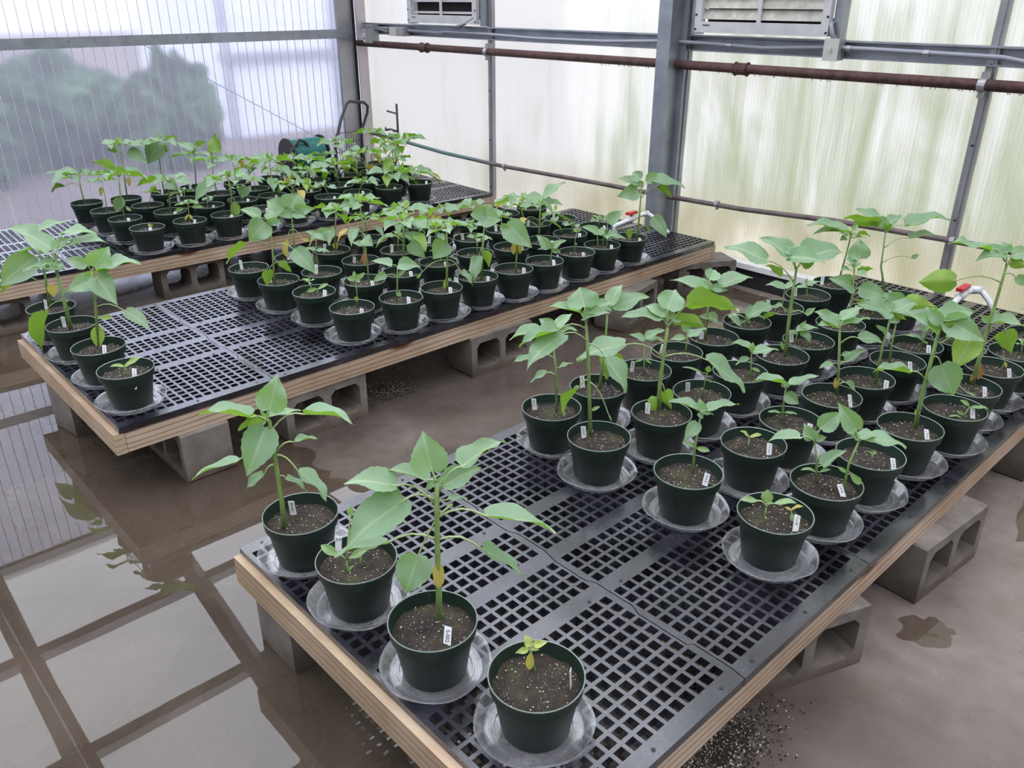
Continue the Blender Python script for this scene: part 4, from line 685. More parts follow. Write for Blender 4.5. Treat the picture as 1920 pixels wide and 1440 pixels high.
puddle('water_puddle', [(1.37, -1.28), (1.46, -1.26), (1.53, -1.33), (1.50, -1.40), (1.42, -1.40), (1.38, -1.34)], 'small brown puddle on the pale floor right of the near bench front', n=5, amp=.012)
puddle('water_puddle', [(2.12, -1.36), (2.5, -1.28), (2.75, -1.45), (2.5, -1.58), (2.3, -1.44)], 'dark wet patch on the floor beyond the jutting block, far right', n=6, amp=.02)
def spill(cx, cy, rx, ry, n, seed, label):
    random.seed(seed); mb = MB()
    for k in range(n):
        a = random.uniform(0, 2 * PI); r = abs(random.gauss(0, .45)); s = random.uniform(.0015, .0042); pale = random.random() < .22
        c = Vector((cx + math.cos(a) * r * rx, cy + math.sin(a) * r * ry, s * .5))
        if pale: s *= .8
        vs = [c + Vector(d) * s * random.uniform(.7, 1.2) for d in ((1, 0, 0), (0, 1, 0), (-1, 0, 0), (0, -1, 0), (0, 0, 1))]
        mb.add(vs, [(0, 1, 4), (1, 2, 4), (2, 3, 4), (3, 0, 4)], 1 if pale else 0)
    tag(mb.build('spilled_soil', [M['spill'], M['perlite']]), label, 'soil', None, 'stuff')
spill(.66, -1.17, .26, .11, 2600, 1, 'dark potting soil spilled on the floor under the front of the near bench')
spill(1.25, 1.08, .16, .12, 1300, 2, 'potting soil spilled beside the first block under the middle bench')
spill(2.98, .92, .18, .10, 1200, 3, 'potting soil spilled between the blocks under the right of the middle bench')
spill(.55, 2.55, .35, .20, 1500, 4, 'scattered potting soil in the aisle behind the middle bench')
def wall_root(name): return tag(empty(name), kind='structure')
# left wall: ribbed clear sheets
wl = wall_root('wall_left')
x = XN
while x < XW - .01:
    x2 = min(x + 1.232, XW); mb = MB()
    k = 0; xa = x + .002
    while x + .03 + k * .077 < x2 - .02:
        xr = x + .03 + k * .077; mb.box((xa, YW, 0), (xr - .0026, YW + .002, EAVE))
        p_ = [(xr - .0026, YW), (xr - .0012, YW - .004), (xr + .0012, YW - .004), (xr + .0026, YW)]
        mb.add([(a_, b_, z_) for z_ in (0, EAVE) for a_, b_ in p_], [(0, 1, 5, 4), (1, 2, 6, 5), (2, 3, 7, 6)], 1); xa = xr + .0026; k += 1
    mb.box((xa, YW, 0), (x2 - .002, YW + .002, EAVE))
    mb.build('polycarbonate_sheet', [M['poly_left'], M['rib']], wl); x = x2
g = MB().box((XN, YW - .05, 1.355), (XW - .1, YW - .012, 1.42)).box((XN, YW - .052, 1.345), (XW - .1, YW - .046, 1.362)).build('girt', M['galv'], wl)
mb = MB()
for k in range(34):
    xb = XN + .1 + k * .235 + (.05 if k % 5 == 3 else 0)
    mb.tube([(xb, YW - .052, 1.395), (xb, YW - .060, 1.395)], .008, 6)
mb.build('bolt_head', M['galv'], g)
tag(g.children[0], kind='stuff') if g.children else None
MB().box((XN, YW - .03, EAVE - .06), (XW, YW + .03, EAVE + .06)).build('eave_beam', M['galv'], wl)
MB().box((XN, YW - .04, 0), (XW, YW + .03, .08)).build('sill', M['dark'], wl)
for xx in (-2.6,): MB().box((xx, YW + .03, 0), (xx + .07, YW + .12, EAVE)).build('post', M['galv'], wl)
MB().tube([(1.9, YW + .05, 1.36), (3.75, YW + .05, .28)], .0035, 6).build('reflected_line', M['galv'], wl)  # thin rod standing in for a line reflected in the wall
# right wall: milky stained fluted sheets between mullions
wr = wall_root('wall_right')
ms = [YN, -2.15, -.35, 1.45, 3.30, YW]
for a, b in zip(ms[:-1], ms[1:]):
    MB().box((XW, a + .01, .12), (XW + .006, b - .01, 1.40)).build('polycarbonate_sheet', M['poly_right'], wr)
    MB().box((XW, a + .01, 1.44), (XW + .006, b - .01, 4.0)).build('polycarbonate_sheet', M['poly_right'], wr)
for y in ms[1:-1]:
    if abs(y - 1.45) < .01: continue
    m_ = MB().box((XW - .035, y - .024, .1), (XW - .001, y + .024, 3.9)).box((XW - .040, y - .010, .1), (XW - .0345, y + .010, 3.9)).build('mullion', M['alu'], wr)
    mb = MB()
    for k in range(8): mb.tube([(XW - .041, y, .25 + k * .38), (XW - .046, y, .25 + k * .38)], .006, 6)
    tag(mb.build('screw_head', M['dark'], m_), kind='stuff')
g = MB().box((XW - .055, YN, 1.465), (XW - .001, YW - .1, 1.474)).box((XW - .014, YN, 1.39), (XW - .002, YW - .1, 1.466)).box((XW - .055, YN, 1.382), (XW - .001, YW - .1, 1.391)).build('girt', M['galv'], wr)
tag(MB().box((XW - .10, YN, 0), (XW - .001, YW - .05, .075)).box((XW - .075, YN, .0751), (XW - .001, YW - .05, .11)).build('baseboard_right', M['dark']), kind='structure')
tag(MB().box((XW - .09, YN, .1101), (XW + .004, YW - .05, .145)).build('trim_2', M['trim_and_bounce_curb']), kind='structure')
MB().box((XW + .02, YN, -.2), (XW + .2, YW, .02)).build('bounce_curb', M['trim_and_bounce_curb'], wr)  # unseen white strip outside, added to bounce daylight onto the wall
# corner post
tag(MB().box((XW - .115, YW - .105, 0), (XW - .012, YW - .09, EAVE), 2).box((XW - .03, YW - .0895, 0), (XW - .012, YW - .012, EAVE), 2).box((XW - .28, YW - .045, 0), (XW - .116, YW - .012, EAVE)).box((XW - .1225, YW - .08, 0), (XW - .1155, YW - .012, EAVE), 1).build('trim_1', [M['alu'], M['dark'], M['pale_post']]), kind='structure')
# unseen sides, greyed to cut fill light and give the daylight direction
for nm, a, b in (('wall_near', (XN, YN - .006, 0), (XW, YN, EAVE)), ('wall_rear', (XN - .006, YN, 0), (XN, YW, EAVE))):
    r_ = wall_root(nm); MB().box(a, b).build('polycarbonate_sheet', M['poly_greyed'], r_)
    if nm == 'wall_near':
        for k in range(5): MB().box((XN + k * 2.0, YN + .001, 0), (XN + k * 2.0 + .07, YN + .09, EAVE)).build('post', M['galv'], r_)
    else:
        for k in range(5): MB().box((XN + .001, YN + k * 2.2, 0), (XN + .09, YN + k * 2.2 + .07, EAVE)).build('post', M['galv'], r_)
# ceiling: two slopes of clear sheets on rafters, purlins and trusses
ce = tag(empty('ceiling'), kind='structure')
def slope(y0, z0, y1, z1):
    n = 6
    for i in range(n):
        xa = XN + (XW - XN) * i / n; xb = XN + (XW - XN) * (i + 1) / n
        mb = MB(); mb.add([(xa, y0, z0), (xb, y0, z0), (xb, y1, z1), (xa, y1, z1)], [(0, 1, 2, 3)]); mb.build('roof_sheet', M['poly_roof'], ce)
    for i in range(n + 1):
        xa = XN + (XW - XN) * i / n
        MB().tube([(xa, y0, z0 - .07), (xa, y1, z1 - .07)], .085, 4).build('rafter', M['galv'], ce)
    L = 5
    for k in range(1, L):
        f = k / L; y = y0 + (y1 - y0) * f; z = z0 + (z1 - z0) * f
        MB().box((XN, y - .055, z - .10), (XW, y + .055, z - .02)).build('purlin', M['galv'], ce)
slope(YW, EAVE, YR, RIDGE); slope(YN, EAVE, YR, RIDGE)
for i in (1, 3, 5):
    xa = XN + (XW - XN) * i / 6
    MB().box((xa - .035, YN, EAVE - .05), (xa + .035, YW, EAVE + .05)).build('truss_chord', M['galv'], ce)
MB().box((XN, YR - .06, RIDGE - .12), (XW, YR + .06, RIDGE - .03)).build('ridge_beam', M['galv'], ce)
for sgn in (1, -1):
    gb = MB(); gx = XW if sgn == 1 else XN
    gb.add([(gx, YN, EAVE), (gx, YW, EAVE), (gx, YR, RIDGE)], [(0, 1, 2)]) if sgn == -1 else None
    if sgn == -1: gb.build('gable_sheet', M['poly_greyed'], ce)
# steel column at the right wall
c = empty('steel_column', (3.80, 1.49, 0)); tag(c, 'grey steel column standing against the right wall behind the middle bench', 'column')
MB().box((-.055, -.025, 0), (.045, -.018, 3.0)).box((-.055, .068, 0), (.045, .075, 3.0)).box((-.062, -.025, 0), (-.0551, .075, 3.0)).build('box_section', M['galv'], c)
MB().box((.0455, -.070, 0), (.075, .05, 3.0)).box((.076, -.078, 0), (.110, -.030, 3.0)).build('wall_flange', M['galv'], c)
# louvres above the girt
def louver(y0, y1, label, fm, sm, closed):
    c = empty('wall_louver', (XW - .06, (y0 + y1) / 2, 1.48)); tag(c, label, 'vent'); h = .62; w = (y1 - y0) / 2
    fo = MB().box((-.02, -w, 0), (.055, -w + .045, h)).box((-.02, w - .045, 0), (.055, w, h)).box((-.02, -w, h - .03), (.055, w, h)).build('outer_flange', M['galv'], c)
    e = .05 + .0; i0 = .085
    MB().box((-.06, -w + e, .0721), (-.021, -w + e + i0 - .04, h - .101)).box((-.06, w - e - i0 + .04, .0721), (-.021, w - e, h - .101)).box((-.06, -w + e, .012), (-.021, w - e, .072)).box((-.06, -w + e, h - .1), (-.021, w - e, h - .04)).build('frame', M[fm], c)
    MB().box((-.055, -.012, .072), (-.045, .012, h - .1)).build('centre_bar', M[fm], c)
    z = .085
    while z < h - .12:
        mm = Matrix.Translation((-.035, 0, z)) @ Matrix.Rotation(math.radians(18 if closed else 75), 4, 'Y')
        MB().box((-.002, -w + .095, 0), (.002, w - .095, .058 if closed else .05), 0, mm).build('slat', M[sm], c); z += .06 if closed else .085
    MB().box((.02, -w + .09, .06), (.03, w - .09, h - .08)).build('backing', M['void'], c)
    mb = MB()
    for yy in (-w + .06, w - .06):
        for zz in (.03, .11): mb.tube([(-.0601, yy, zz), (-.064, yy, zz)], .007, 6)
    tag(mb.build('screw_head', M['dark'], c), kind='stuff')
    MB().box((-.0612, w - .16, .05), (-.0601, w - .11, .056)).build('maker_plate', M['ink'], c)
    return c
louver(3.315, 4.29, 'open louvred vent with dark gaps above the pipes, nearer the left corner', 'louver_white', 'louver_white', False)
louver(.425, 1.39, 'closed louvred vent with dirty beige slats right of the steel column', 'louver_white', 'louver_beige', True)
# pipes
p = empty('heating_pipe', (3.82, 1.5, 1.30)); tag(p, 'thick rusty brown heating pipe running level along the right wall', 'pipe')
MB().tube([(0, -5.4, 0), (0, 3.55, .003)], .0275, 14).build('pipe_run', M['rust'], p, True)
for y in (.99, 4.05):
    MB().tube([(0, y - 1.5 - .045, 0), (0, y - 1.5 - .04, 0), (0, y - 1.5 - .03, 0), (0, y - 1.5 + .03, 0), (0, y - 1.5 + .04, 0), (0, y - 1.5 + .045, 0)], [.034, .041, .034, .034, .041, .034], 14).build('coupling', M['rust'], p)
for y in (3.265, -.352):
    MB().tube([(0, y - 1.5 - .018, 0), (0, y - 1.5 + .018, 0)], .031, 14).box((-.004, y - 1.5 - .014, .028), (.044, y - 1.5 + .014, .06)).box((-.004, y - 1.5 - .014, -.06), (.004, y - 1.5 + .014, -.028)).build('pipe_clamp', M['alu'], p)
mb = MB(); random.seed(4)
for k in range(46):
    y = random.uniform(-1.8, 1.3) - 1.5 + 1.0; mb.tube([(0, y, -.026), (0, y, -.031), (0, y, -.036)], [.003, .004, .001], 5)
tag(mb.build('water_drop', M['saucer'], p), kind='stuff')
p = empty('water_pipe', (3.85, 1.5, .48)); tag(p, 'thin grey and green patinated pipe running low along the right wall', 'pipe')
pp = [(-5.4, .055), (-1.87, .05), (-1.2, .035), (-.6, -.002), (0, -.014), (.6, -.018), (1.6, -.034), (2.4, -.02), (3.0, .012), (3.5, .03)]
MB().tube([(0, a, b) for a, b in pp], .0155, 10).build('pipe_run', M['wpipe'], p, True)
for y, z in ((1.60, -.034), (-1.87, .05), (-.42, .0)):
    MB().tube([(0, y - .012, z), (0, y + .012, z)], .021, 10).box((0, y - .008, z - .035), (.014, y + .008, z - .018)).build('pipe_clamp', M['alu'], p)
p = empty('conduit', (3.84, 1.5, 1.42)); tag(p, 'grey electrical conduit sagging along the girt on the right wall', 'conduit')
cp = [(4.335, 1.426), (4.1, 1.424), (3.896, 1.419), (3.771, 1.428), (3.3, 1.425), (2.772, 1.411), (2.1, 1.413), (1.6, 1.431), (1.3, 1.431), (.879, 1.419), (.457, 1.438), (.2, 1.436), (-.1, 1.431), (-.406, 1.426), (-.55, 1.405), (-.8, 1.40), (-3.6, 1.41)]
MB().tube([(0, a - 1.5, b - 1.42) for a, b in cp], .0125, 10).build('tube', M['conduit'], p, True)
for a, b in ((3.83, 1.424), (1.10, 1.424), (-.05, 1.430), (4.31, 1.426), (.36, 1.437), (1.52, 1.431)):
    MB().tube([(0, a - 1.5 - .015, b - 1.42), (0, a - 1.5 + .015, b - 1.42)], .0165, 10).build('strap', M['alu'], p)
b_ = empty('switch_box', (3.83, 4.845, 1.31)); tag(b_, 'tall grey safety switch box with white sticker near the left corner', 'switch box')
MB().box((-.04, -.07, 0), (.04, .07, .145)).build('case', M['ebox'], b_); MB().box((-.048, -.072, .14), (.04, .072, .15)).build('lid', M['ebox'], b_)
st = MB().box((-.041, .028, .012), (-.0401, .066, .11)).build('sticker', M['label'], b_)
MB().box((-.042, .038, .085), (-.0411, .056, .10)).build('red_mark', M['red'], st); MB().box((-.042, .040, .028), (-.0411, .056, .046)).build('black_mark', M['ink'], st)
MB().tube([(-.0, -.07, .12), (-.0, -.15, .115), (0, -.27, .10)], .0095, 8).tube([(-.0, -.07, .125), (0, -.2, .128), (0, -.27, .125)], .0095, 8).build('cable_pipe', M['conduit'], b_, True)
b_ = empty('junction_box', (3.83, 4.40, 1.38)); tag(b_, 'square grey junction box on the girt under the open vent', 'junction box')
MB().box((-.04, -.10, 0), (.04, .10, .07)).build('case', M['ebox'], b_); MB().box((-.043, .0, .002), (-.0401, .098, .068)).build('cover', M['plate'], b_)
b_ = empty('light_switch', (3.83, .438, 1.375)); tag(b_, 'pale switch plate on a box below the beige louvred vent', 'switch')
MB().box((-.035, -.038, 0), (.045, .038, .108)).build('case', M['ebox'], b_); q = MB().box((-.0395, -.042, -.003), (-.0351, .042, .111)).build('cover_plate', M['plate'], b_)
MB().box((-.05, -.006, .045), (-.0396, .006, .068)).build('toggle', M['louver_white'], q)
for (y0, y1, z0), lb in (((3.37, 3.62, 1.545), 'short grey bent conduit leaving the corner of the open vent'), ((.47, .44, 1.56), 'short grey conduit stub leaving the corner of the closed vent')):
    e = empty('conduit_elbow', (3.81, y0, z0)); tag(e, lb, 'conduit')
    MB().tube([(.03, 0, 0), (0, (y1 - y0) * .1, -.005), (-.0, (y1 - y0) * .5, -.045), (0, (y1 - y0) * .8, -.068), (.02, (y1 - y0), -.072)], .0125, 8).build('tube', M['conduit'], e, True)
    MB().tube([(.031, 0, 0), (.036, 0, 0)], .022, 12).build('hole_ring', M['void'], e)
# ---------------------------------------------------------------- outdoors, seen through the ribbed wall
def blob(name, loc, sc, mat, label, cat, seed, sub=4, amp=.22):
    bm = bmesh.new(); bmesh.ops.create_icosphere(bm, subdivisions=sub, radius=1)
    random.seed(seed); ph = [random.uniform(0, 9) for _ in range(6)]
    for v_ in bm.verts:
        p_ = v_.co; d = 1 + amp * (math.sin(p_.x * 5 + ph[0]) * math.sin(p_.y * 6 + ph[1]) + .6 * math.sin(p_.z * 11 + ph[2]) * math.sin(p_.x * 13 + ph[3]) + .4 * random.uniform(-1, 1))
        v_.co = Vector((p_.x * sc[0], p_.y * sc[1], p_.z * sc[2])) * d
    me = bpy.data.meshes.new(name); bm.to_mesh(me); bm.free(); o = link(name, me, mat, None); o.location = loc
    return tag(o, label, cat, 'shrubs outside the left wall')
for k, (x, y, sx, sy, sz, lb) in enumerate(((.75, 8.7, .85, .5, .66, 'dark green shrub outside, at the left edge through the ribbed wall'), (2.35, 9.6, .95, .6, .66, 'tallest dark shrub outside, second from the left through the ribbed wall'),
        (3.35, 8.4, .50, .45, .70, 'dark green shrub outside, third from the left through the ribbed wall'), (-.9, 9.9, 1.0, .5, .62, 'dark green shrub outside, beyond the left edge of the ribbed wall'))):
    blob('outside_shrub', (x, y, .35), (sx, sy, sz), M['hedge'], lb, 'shrub', k)
g2 = empty('neighbouring_greenhouse', (7.2, 11.5, 0)); tag(g2, 'pale neighbouring greenhouse seen blurred through the ribbed left wall', 'greenhouse')
MB().box((-2.4, -1.5, -.2), (3.4, 1.5, 2.6)).build('cover', M['far_white'], g2)
for x in (-2.4, -.6, 1.2, 3.0): MB().box((x, -1.56, -.2), (x + .08, -1.505, 2.6)).build('frame_post', M['galv'], g2)
MB().box((-2.5, -1.60, .85), (3.5, -1.565, .97)).build('frame_rail', M['galv'], g2)
# ---------------------------------------------------------------- benches
PLN, BW, BH = .6018, 1.22, .31
BO = [(0., 0., 0.), (0.0183, 2.1618, -0.00680), (-0.0096, 4.2801, -0.04624)]
P_, HOLE = .0363, .0262
RY = (BW - 28 * P_ - 3 * .042) / 2
def lattice_mesh(el, er):
    rx = (PLN - 16 * P_) / 2; gap = (P_ - HOLE) / 2
    xs = [0.0015]; 
    for i in range(16): xs += [rx + i * P_ + gap, rx + (i + 1) * P_ - gap]
    xs.append(PLN - .0015); ys = [0.]; y = RY
    for g_ in (10, 4, 4, 10):
        for i in range(g_): ys += [-(y + gap), -(y + P_ - gap)]; y += P_
        y += .042
    ys.append(-BW)
    nx, ny = len(xs), len(ys); mb = MB(); vs = []; T = .024
    for z in (0, -T):
        for j, yy in enumerate(ys):
            sh = .0065 if int(-yy / BW * 7.999) % 2 else -.0065
            if j in (0, ny - 1): sh = 0
            for i, xx in enumerate(xs):
                vs.append((xx + (sh if (i == 0 and el) or (i == nx - 1 and er) else 0), yy, z))
    N = nx * ny; fs = []
    hole = lambda i, j: (i % 2 == 1) and (j % 2 == 1)
    for j in range(ny - 1):
        for i in range(nx - 1):
            a, b, c_, d = j * nx + i, j * nx + i + 1, (j + 1) * nx + i + 1, (j + 1) * nx + i
            if hole(i, j):
                for p, q in ((a, b), (b, c_), (c_, d), (d, a)): fs.append((p, q, q + N, p + N))
            else:
                fs.append((a, d, c_, b)); fs.append((a + N, b + N, c_ + N, d + N))
    for i in range(nx - 1):
        fs.append((i, i + 1, i + 1 + N, i + N)); k = (ny - 1) * nx + i; fs.append((k + 1, k, k + N, k + 1 + N))
    for j in range(ny - 1):
        a, b = j * nx, (j + 1) * nx; fs.append((b, a, a + N, b + N)); a, b = a + nx - 1, b + nx - 1; fs.append((a, b, b + N, a + N))
    mb.add(vs, fs); return mb.mesh('lattice_panel')
LATS = [lattice_mesh(0, 1), lattice_mesh(1, 1), lattice_mesh(1, 0)]
for q in LATS: q.materials.append(M['lattice'])
BL = ['low near bench with pine frame and six black lattice panels, closest to the camera', 'low middle bench with pine frame and six black lattice panels', 'low back bench with pine frame and black lattice panels, nearest the ribbed left wall']
for b in range(3):
    r_ = empty('plant_bench', (BO[b][0], BO[b][1], 0), BO[b][2]); tag(r_, BL[b], 'bench', 'low plant benches')
    for k in range(6):
        o = bpy.data.objects.new('lattice_panel', LATS[0 if k == 0 else (2 if k == 5 else 1)]); COL.objects.link(o); o.parent = r_; o.location = (k * PLN, 0, BH)
    L = 6 * PLN; zt, zb = BH - .0245, .205
    MB().box((.02, -BW + .004, zb), (L - .02, -BW + .040, zt)).build('front_board', M['wood'], r_)
    MB().box((.02, -.040, zb), (L - .02, -.004, zt)).build('back_board', M['wood'], r_)
    MB().box((-.020, -BW + .002, zb), (.018, -.002, zt + .006 if b == 0 else zt)).build('end_board', M['wood_end'], r_)
    MB().box((L - .018, -BW + .002, zb), (L + .016, -.002, zt)).build('end_board', M['wood_end'], r_)
    for k in range(1, 6): MB().box((k * PLN - .019, -BW + .041, zb), (k * PLN + .019, -.041, zt)).build('joist', M['wood_end'], r_)
    mb = MB()
    for k in range(6):
        for xo in (.06, .30, .54):
            for yy in (-.020, -BW + .020, -.41, -.81): mb.tube([(k * PLN + xo, yy, BH - .001), (k * PLN + xo, yy, BH + .0012)], .0055, 6)
    tag(mb.build('screw_head', M['dark'], r_), kind='stuff')
# concrete blocks
def block_mesh():
    W, D, H = .392, .19, .204
    def ring(x0, x1, z0, z1, c_):
        return [(x0 + c_, z0), (x1 - c_, z0), (x1, z0 + c_), (x1, z1 - c_), (x1 - c_, z1), (x0 + c_, z1), (x0, z1 - c_), (x0, z0 + c_)]
    bm = bmesh.new(); loops = [ring(0, W, 0, H, .006), ring(.034, .178, .034, H - .034, .022), ring(.214, .358, .034, H - .034, .022)]
    vf = [[bm.verts.new((x, 0, z)) for x, z in l] for l in loops]; vb = [[bm.verts.new((x, D, z)) for x, z in l] for l in loops]
    for vs in (vf, vb):
        ed = []
        for l in vs:
            for i in range(8): ed.append(bm.edges.new((l[i], l[(i + 1) % 8])))
        bmesh.ops.triangle_fill(bm, edges=ed, use_beauty=True)
    for a, b in zip(vf, vb):
        for i in range(8): bm.faces.new((a[i], a[(i + 1) % 8], b[(i + 1) % 8], b[i]))
    bmesh.ops.recalc_face_normals(bm, faces=bm.faces[:]); me = bpy.data.meshes.new('concrete_block'); bm.to_mesh(me); bm.free()
    me.transform(Matrix.Translation((-W / 2, -D / 2, 0))); me.materials.append(M['block']); return me
BK = block_mesh()
def block(x, y, rz, label):
    o = bpy.data.objects.new('concrete_block', BK); COL.objects.link(o); o.location = (x, y, 0.0005); o.rotation_euler = (0, 0, math.radians(rz)); tag(o, label, 'block', 'concrete blocks under the benches')
block(.205, -.13, 0, 'wet concrete block under the left end board of the near bench')
block(1.039, -1.101, -21, 'concrete block with square holes under the front edge of the near bench')
block(1.745, -1.184, -5, 'pale concrete block jutting out in front of the near bench, on the right')
block(2.75, -1.15, 0, 'concrete block under the far front edge of the near bench')
for x, lb in ((.6, 'concrete block under the rear left of the near bench'), (2.0, 'concrete block under the rear middle of the near bench'), (3.3, 'concrete block under the rear right of the near bench by the wall')): block(x, -.10, 0, lb)
block(.845, 1.040, 0, 'concrete block with open holes under the middle bench, right of the tall front plant')
block(1.83, 1.01, -2, 'concrete block with a cracked lower corner under the middle bench')
block(.305, 1.125, 90, 'dark concrete block seen end-on under the left front of the middle bench')
block(.20, 1.72, 8, 'wet concrete block under the left end of the middle bench')
block(2.80, .93, 12, 'upright looking concrete block behind the near plants, under the middle bench')
block(3.56, .965, -27, 'skewed concrete block sticking out past the right end of the middle bench')
for x, lb in ((1.0, 'concrete block under the rear left of the middle bench'), (2.2, 'concrete block under the rear middle of the middle bench'), (3.3, 'concrete block under the rear right of the middle bench')): block(x, 2.02, 0, lb)
block(1.20, 3.17, -3, 'concrete block with two dark holes under the front of the back bench')
block(.09, 3.20, -3, 'concrete block at the left frame edge under the back bench')
for x, y, lb in ((2.2, 3.10, 'concrete block under the front middle of the back bench'), (3.3, 3.05, 'concrete block under the front right of the back bench'), (.4, 4.12, 'concrete block under the rear left of the back bench'), (2.0, 4.05, 'concrete block under the rear middle of the back bench'), (3.3, 3.99, 'concrete block under the rear right of the back bench')): block(x, y, -3, lb)
# ---------------------------------------------------------------- pots, saucers, plants
POTM = lathe([(.0, .0), (.070, .0), (.072, .003), (.0885, .105), (.0905, .109), (.0955, .112), (.0985, .138)], 44)
POTM.mi = [0] * len(POTM.f)
n0 = len(POTM.f)
k = lathe([(.0985, .138), (.0992, .1405), (.0982, .142), (.0965, .1405)], 44); POTM.add(k.v, k.f, 1)
k = lathe([(.0965, .1405), (.0955, .130), (.0895, .110), (.086, .098), (.0, .096)], 44); POTM.add(k.v, k.f, 0)
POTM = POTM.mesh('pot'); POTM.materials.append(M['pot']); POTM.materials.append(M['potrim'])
POTM.polygons.foreach_set('use_smooth', [True] * len(POTM.polygons)); POTM.set_sharp_from_angle(angle=math.radians(32))
def soil_mesh(seed):
    random.seed(seed); vs = [(0, 0, .004)]; fs = []; n = 28
    for j, r in enumerate((.02, .04, .06, .078, .0905)):
        for k in range(n):
            vs.append((r * math.cos(2 * PI * k / n), r * math.sin(2 * PI * k / n), random.uniform(-.003, .004) + (.004 if j < 3 else (-.001 if j == 3 else -.001))))
    for k in range(n): fs.append((0, 1 + k, 1 + (k + 1) % n))
    for j in range(4):
        for k in range(n): a = 1 + j * n + k; b = 1 + j * n + (k + 1) % n; fs.append((a, a + n, b + n, b))
    mb = MB(); mb.add(vs, fs)
    for q in range(70):
        r = .082 * math.sqrt(random.random()); a = random.uniform(0, 2 * PI); s = random.uniform(.0007, .0027); c = Vector((r * math.cos(a), r * math.sin(a), .004 + random.uniform(0, .002)))
        o6 = [c + Vector(d) * s for d in ((1, 0, 0), (0, 1, 0), (-1, 0, 0), (0, -1, 0), (0, 0, 1), (0, 0, -1))]
        mb.add(o6, [(0, 1, 4), (1, 2, 4), (2, 3, 4), (3, 0, 4), (1, 0, 5), (2, 1, 5), (3, 2, 5), (0, 3, 5)], 1)
    me = mb.mesh('soil'); me.materials.append(M['soil']); me.materials.append(M['perlite']); me.polygons.foreach_set('use_smooth', [True] * len(me.polygons)); return me
SOIL = [soil_mesh(i) for i in range(7)]
sp = [(.0, .001), (.040, .001), (.041, .0035), (.044, .0035), (.045, .001), (.060, .001), (.061, .0035), (.064, .0035), (.065, .001), (.082, .001), (.083, .004), (.087, .004), (.088, .001), (.103, .001), (.107, .003), (.118, .023), (.1255, .0265), (.1265, .0255)]
def saucer_mesh(seed):
    random.seed(seed); mb = lathe(sp, 48); ph = random.uniform(0, 6)
    vs = []
    for (x, y, z) in mb.v:
        r = math.hypot(x, y); a = math.atan2(y, x)
        if z > .006: f = 1 + .012 * math.sin(3 * a + ph) + .008 * math.sin(7 * a + ph * 2); x *= f; y *= f; z += .0018 * math.sin(5 * a + ph)
        vs.append((x, y, z))
    mb.v = vs; me = mb.mesh('saucer'); me.materials.append(M['saucer']); me.polygons.foreach_set('use_smooth', [True] * len(me.polygons)); me.set_sharp_from_angle(angle=math.radians(40)); return me
SAU = [saucer_mesh(i) for i in range(4)]
LV = 0
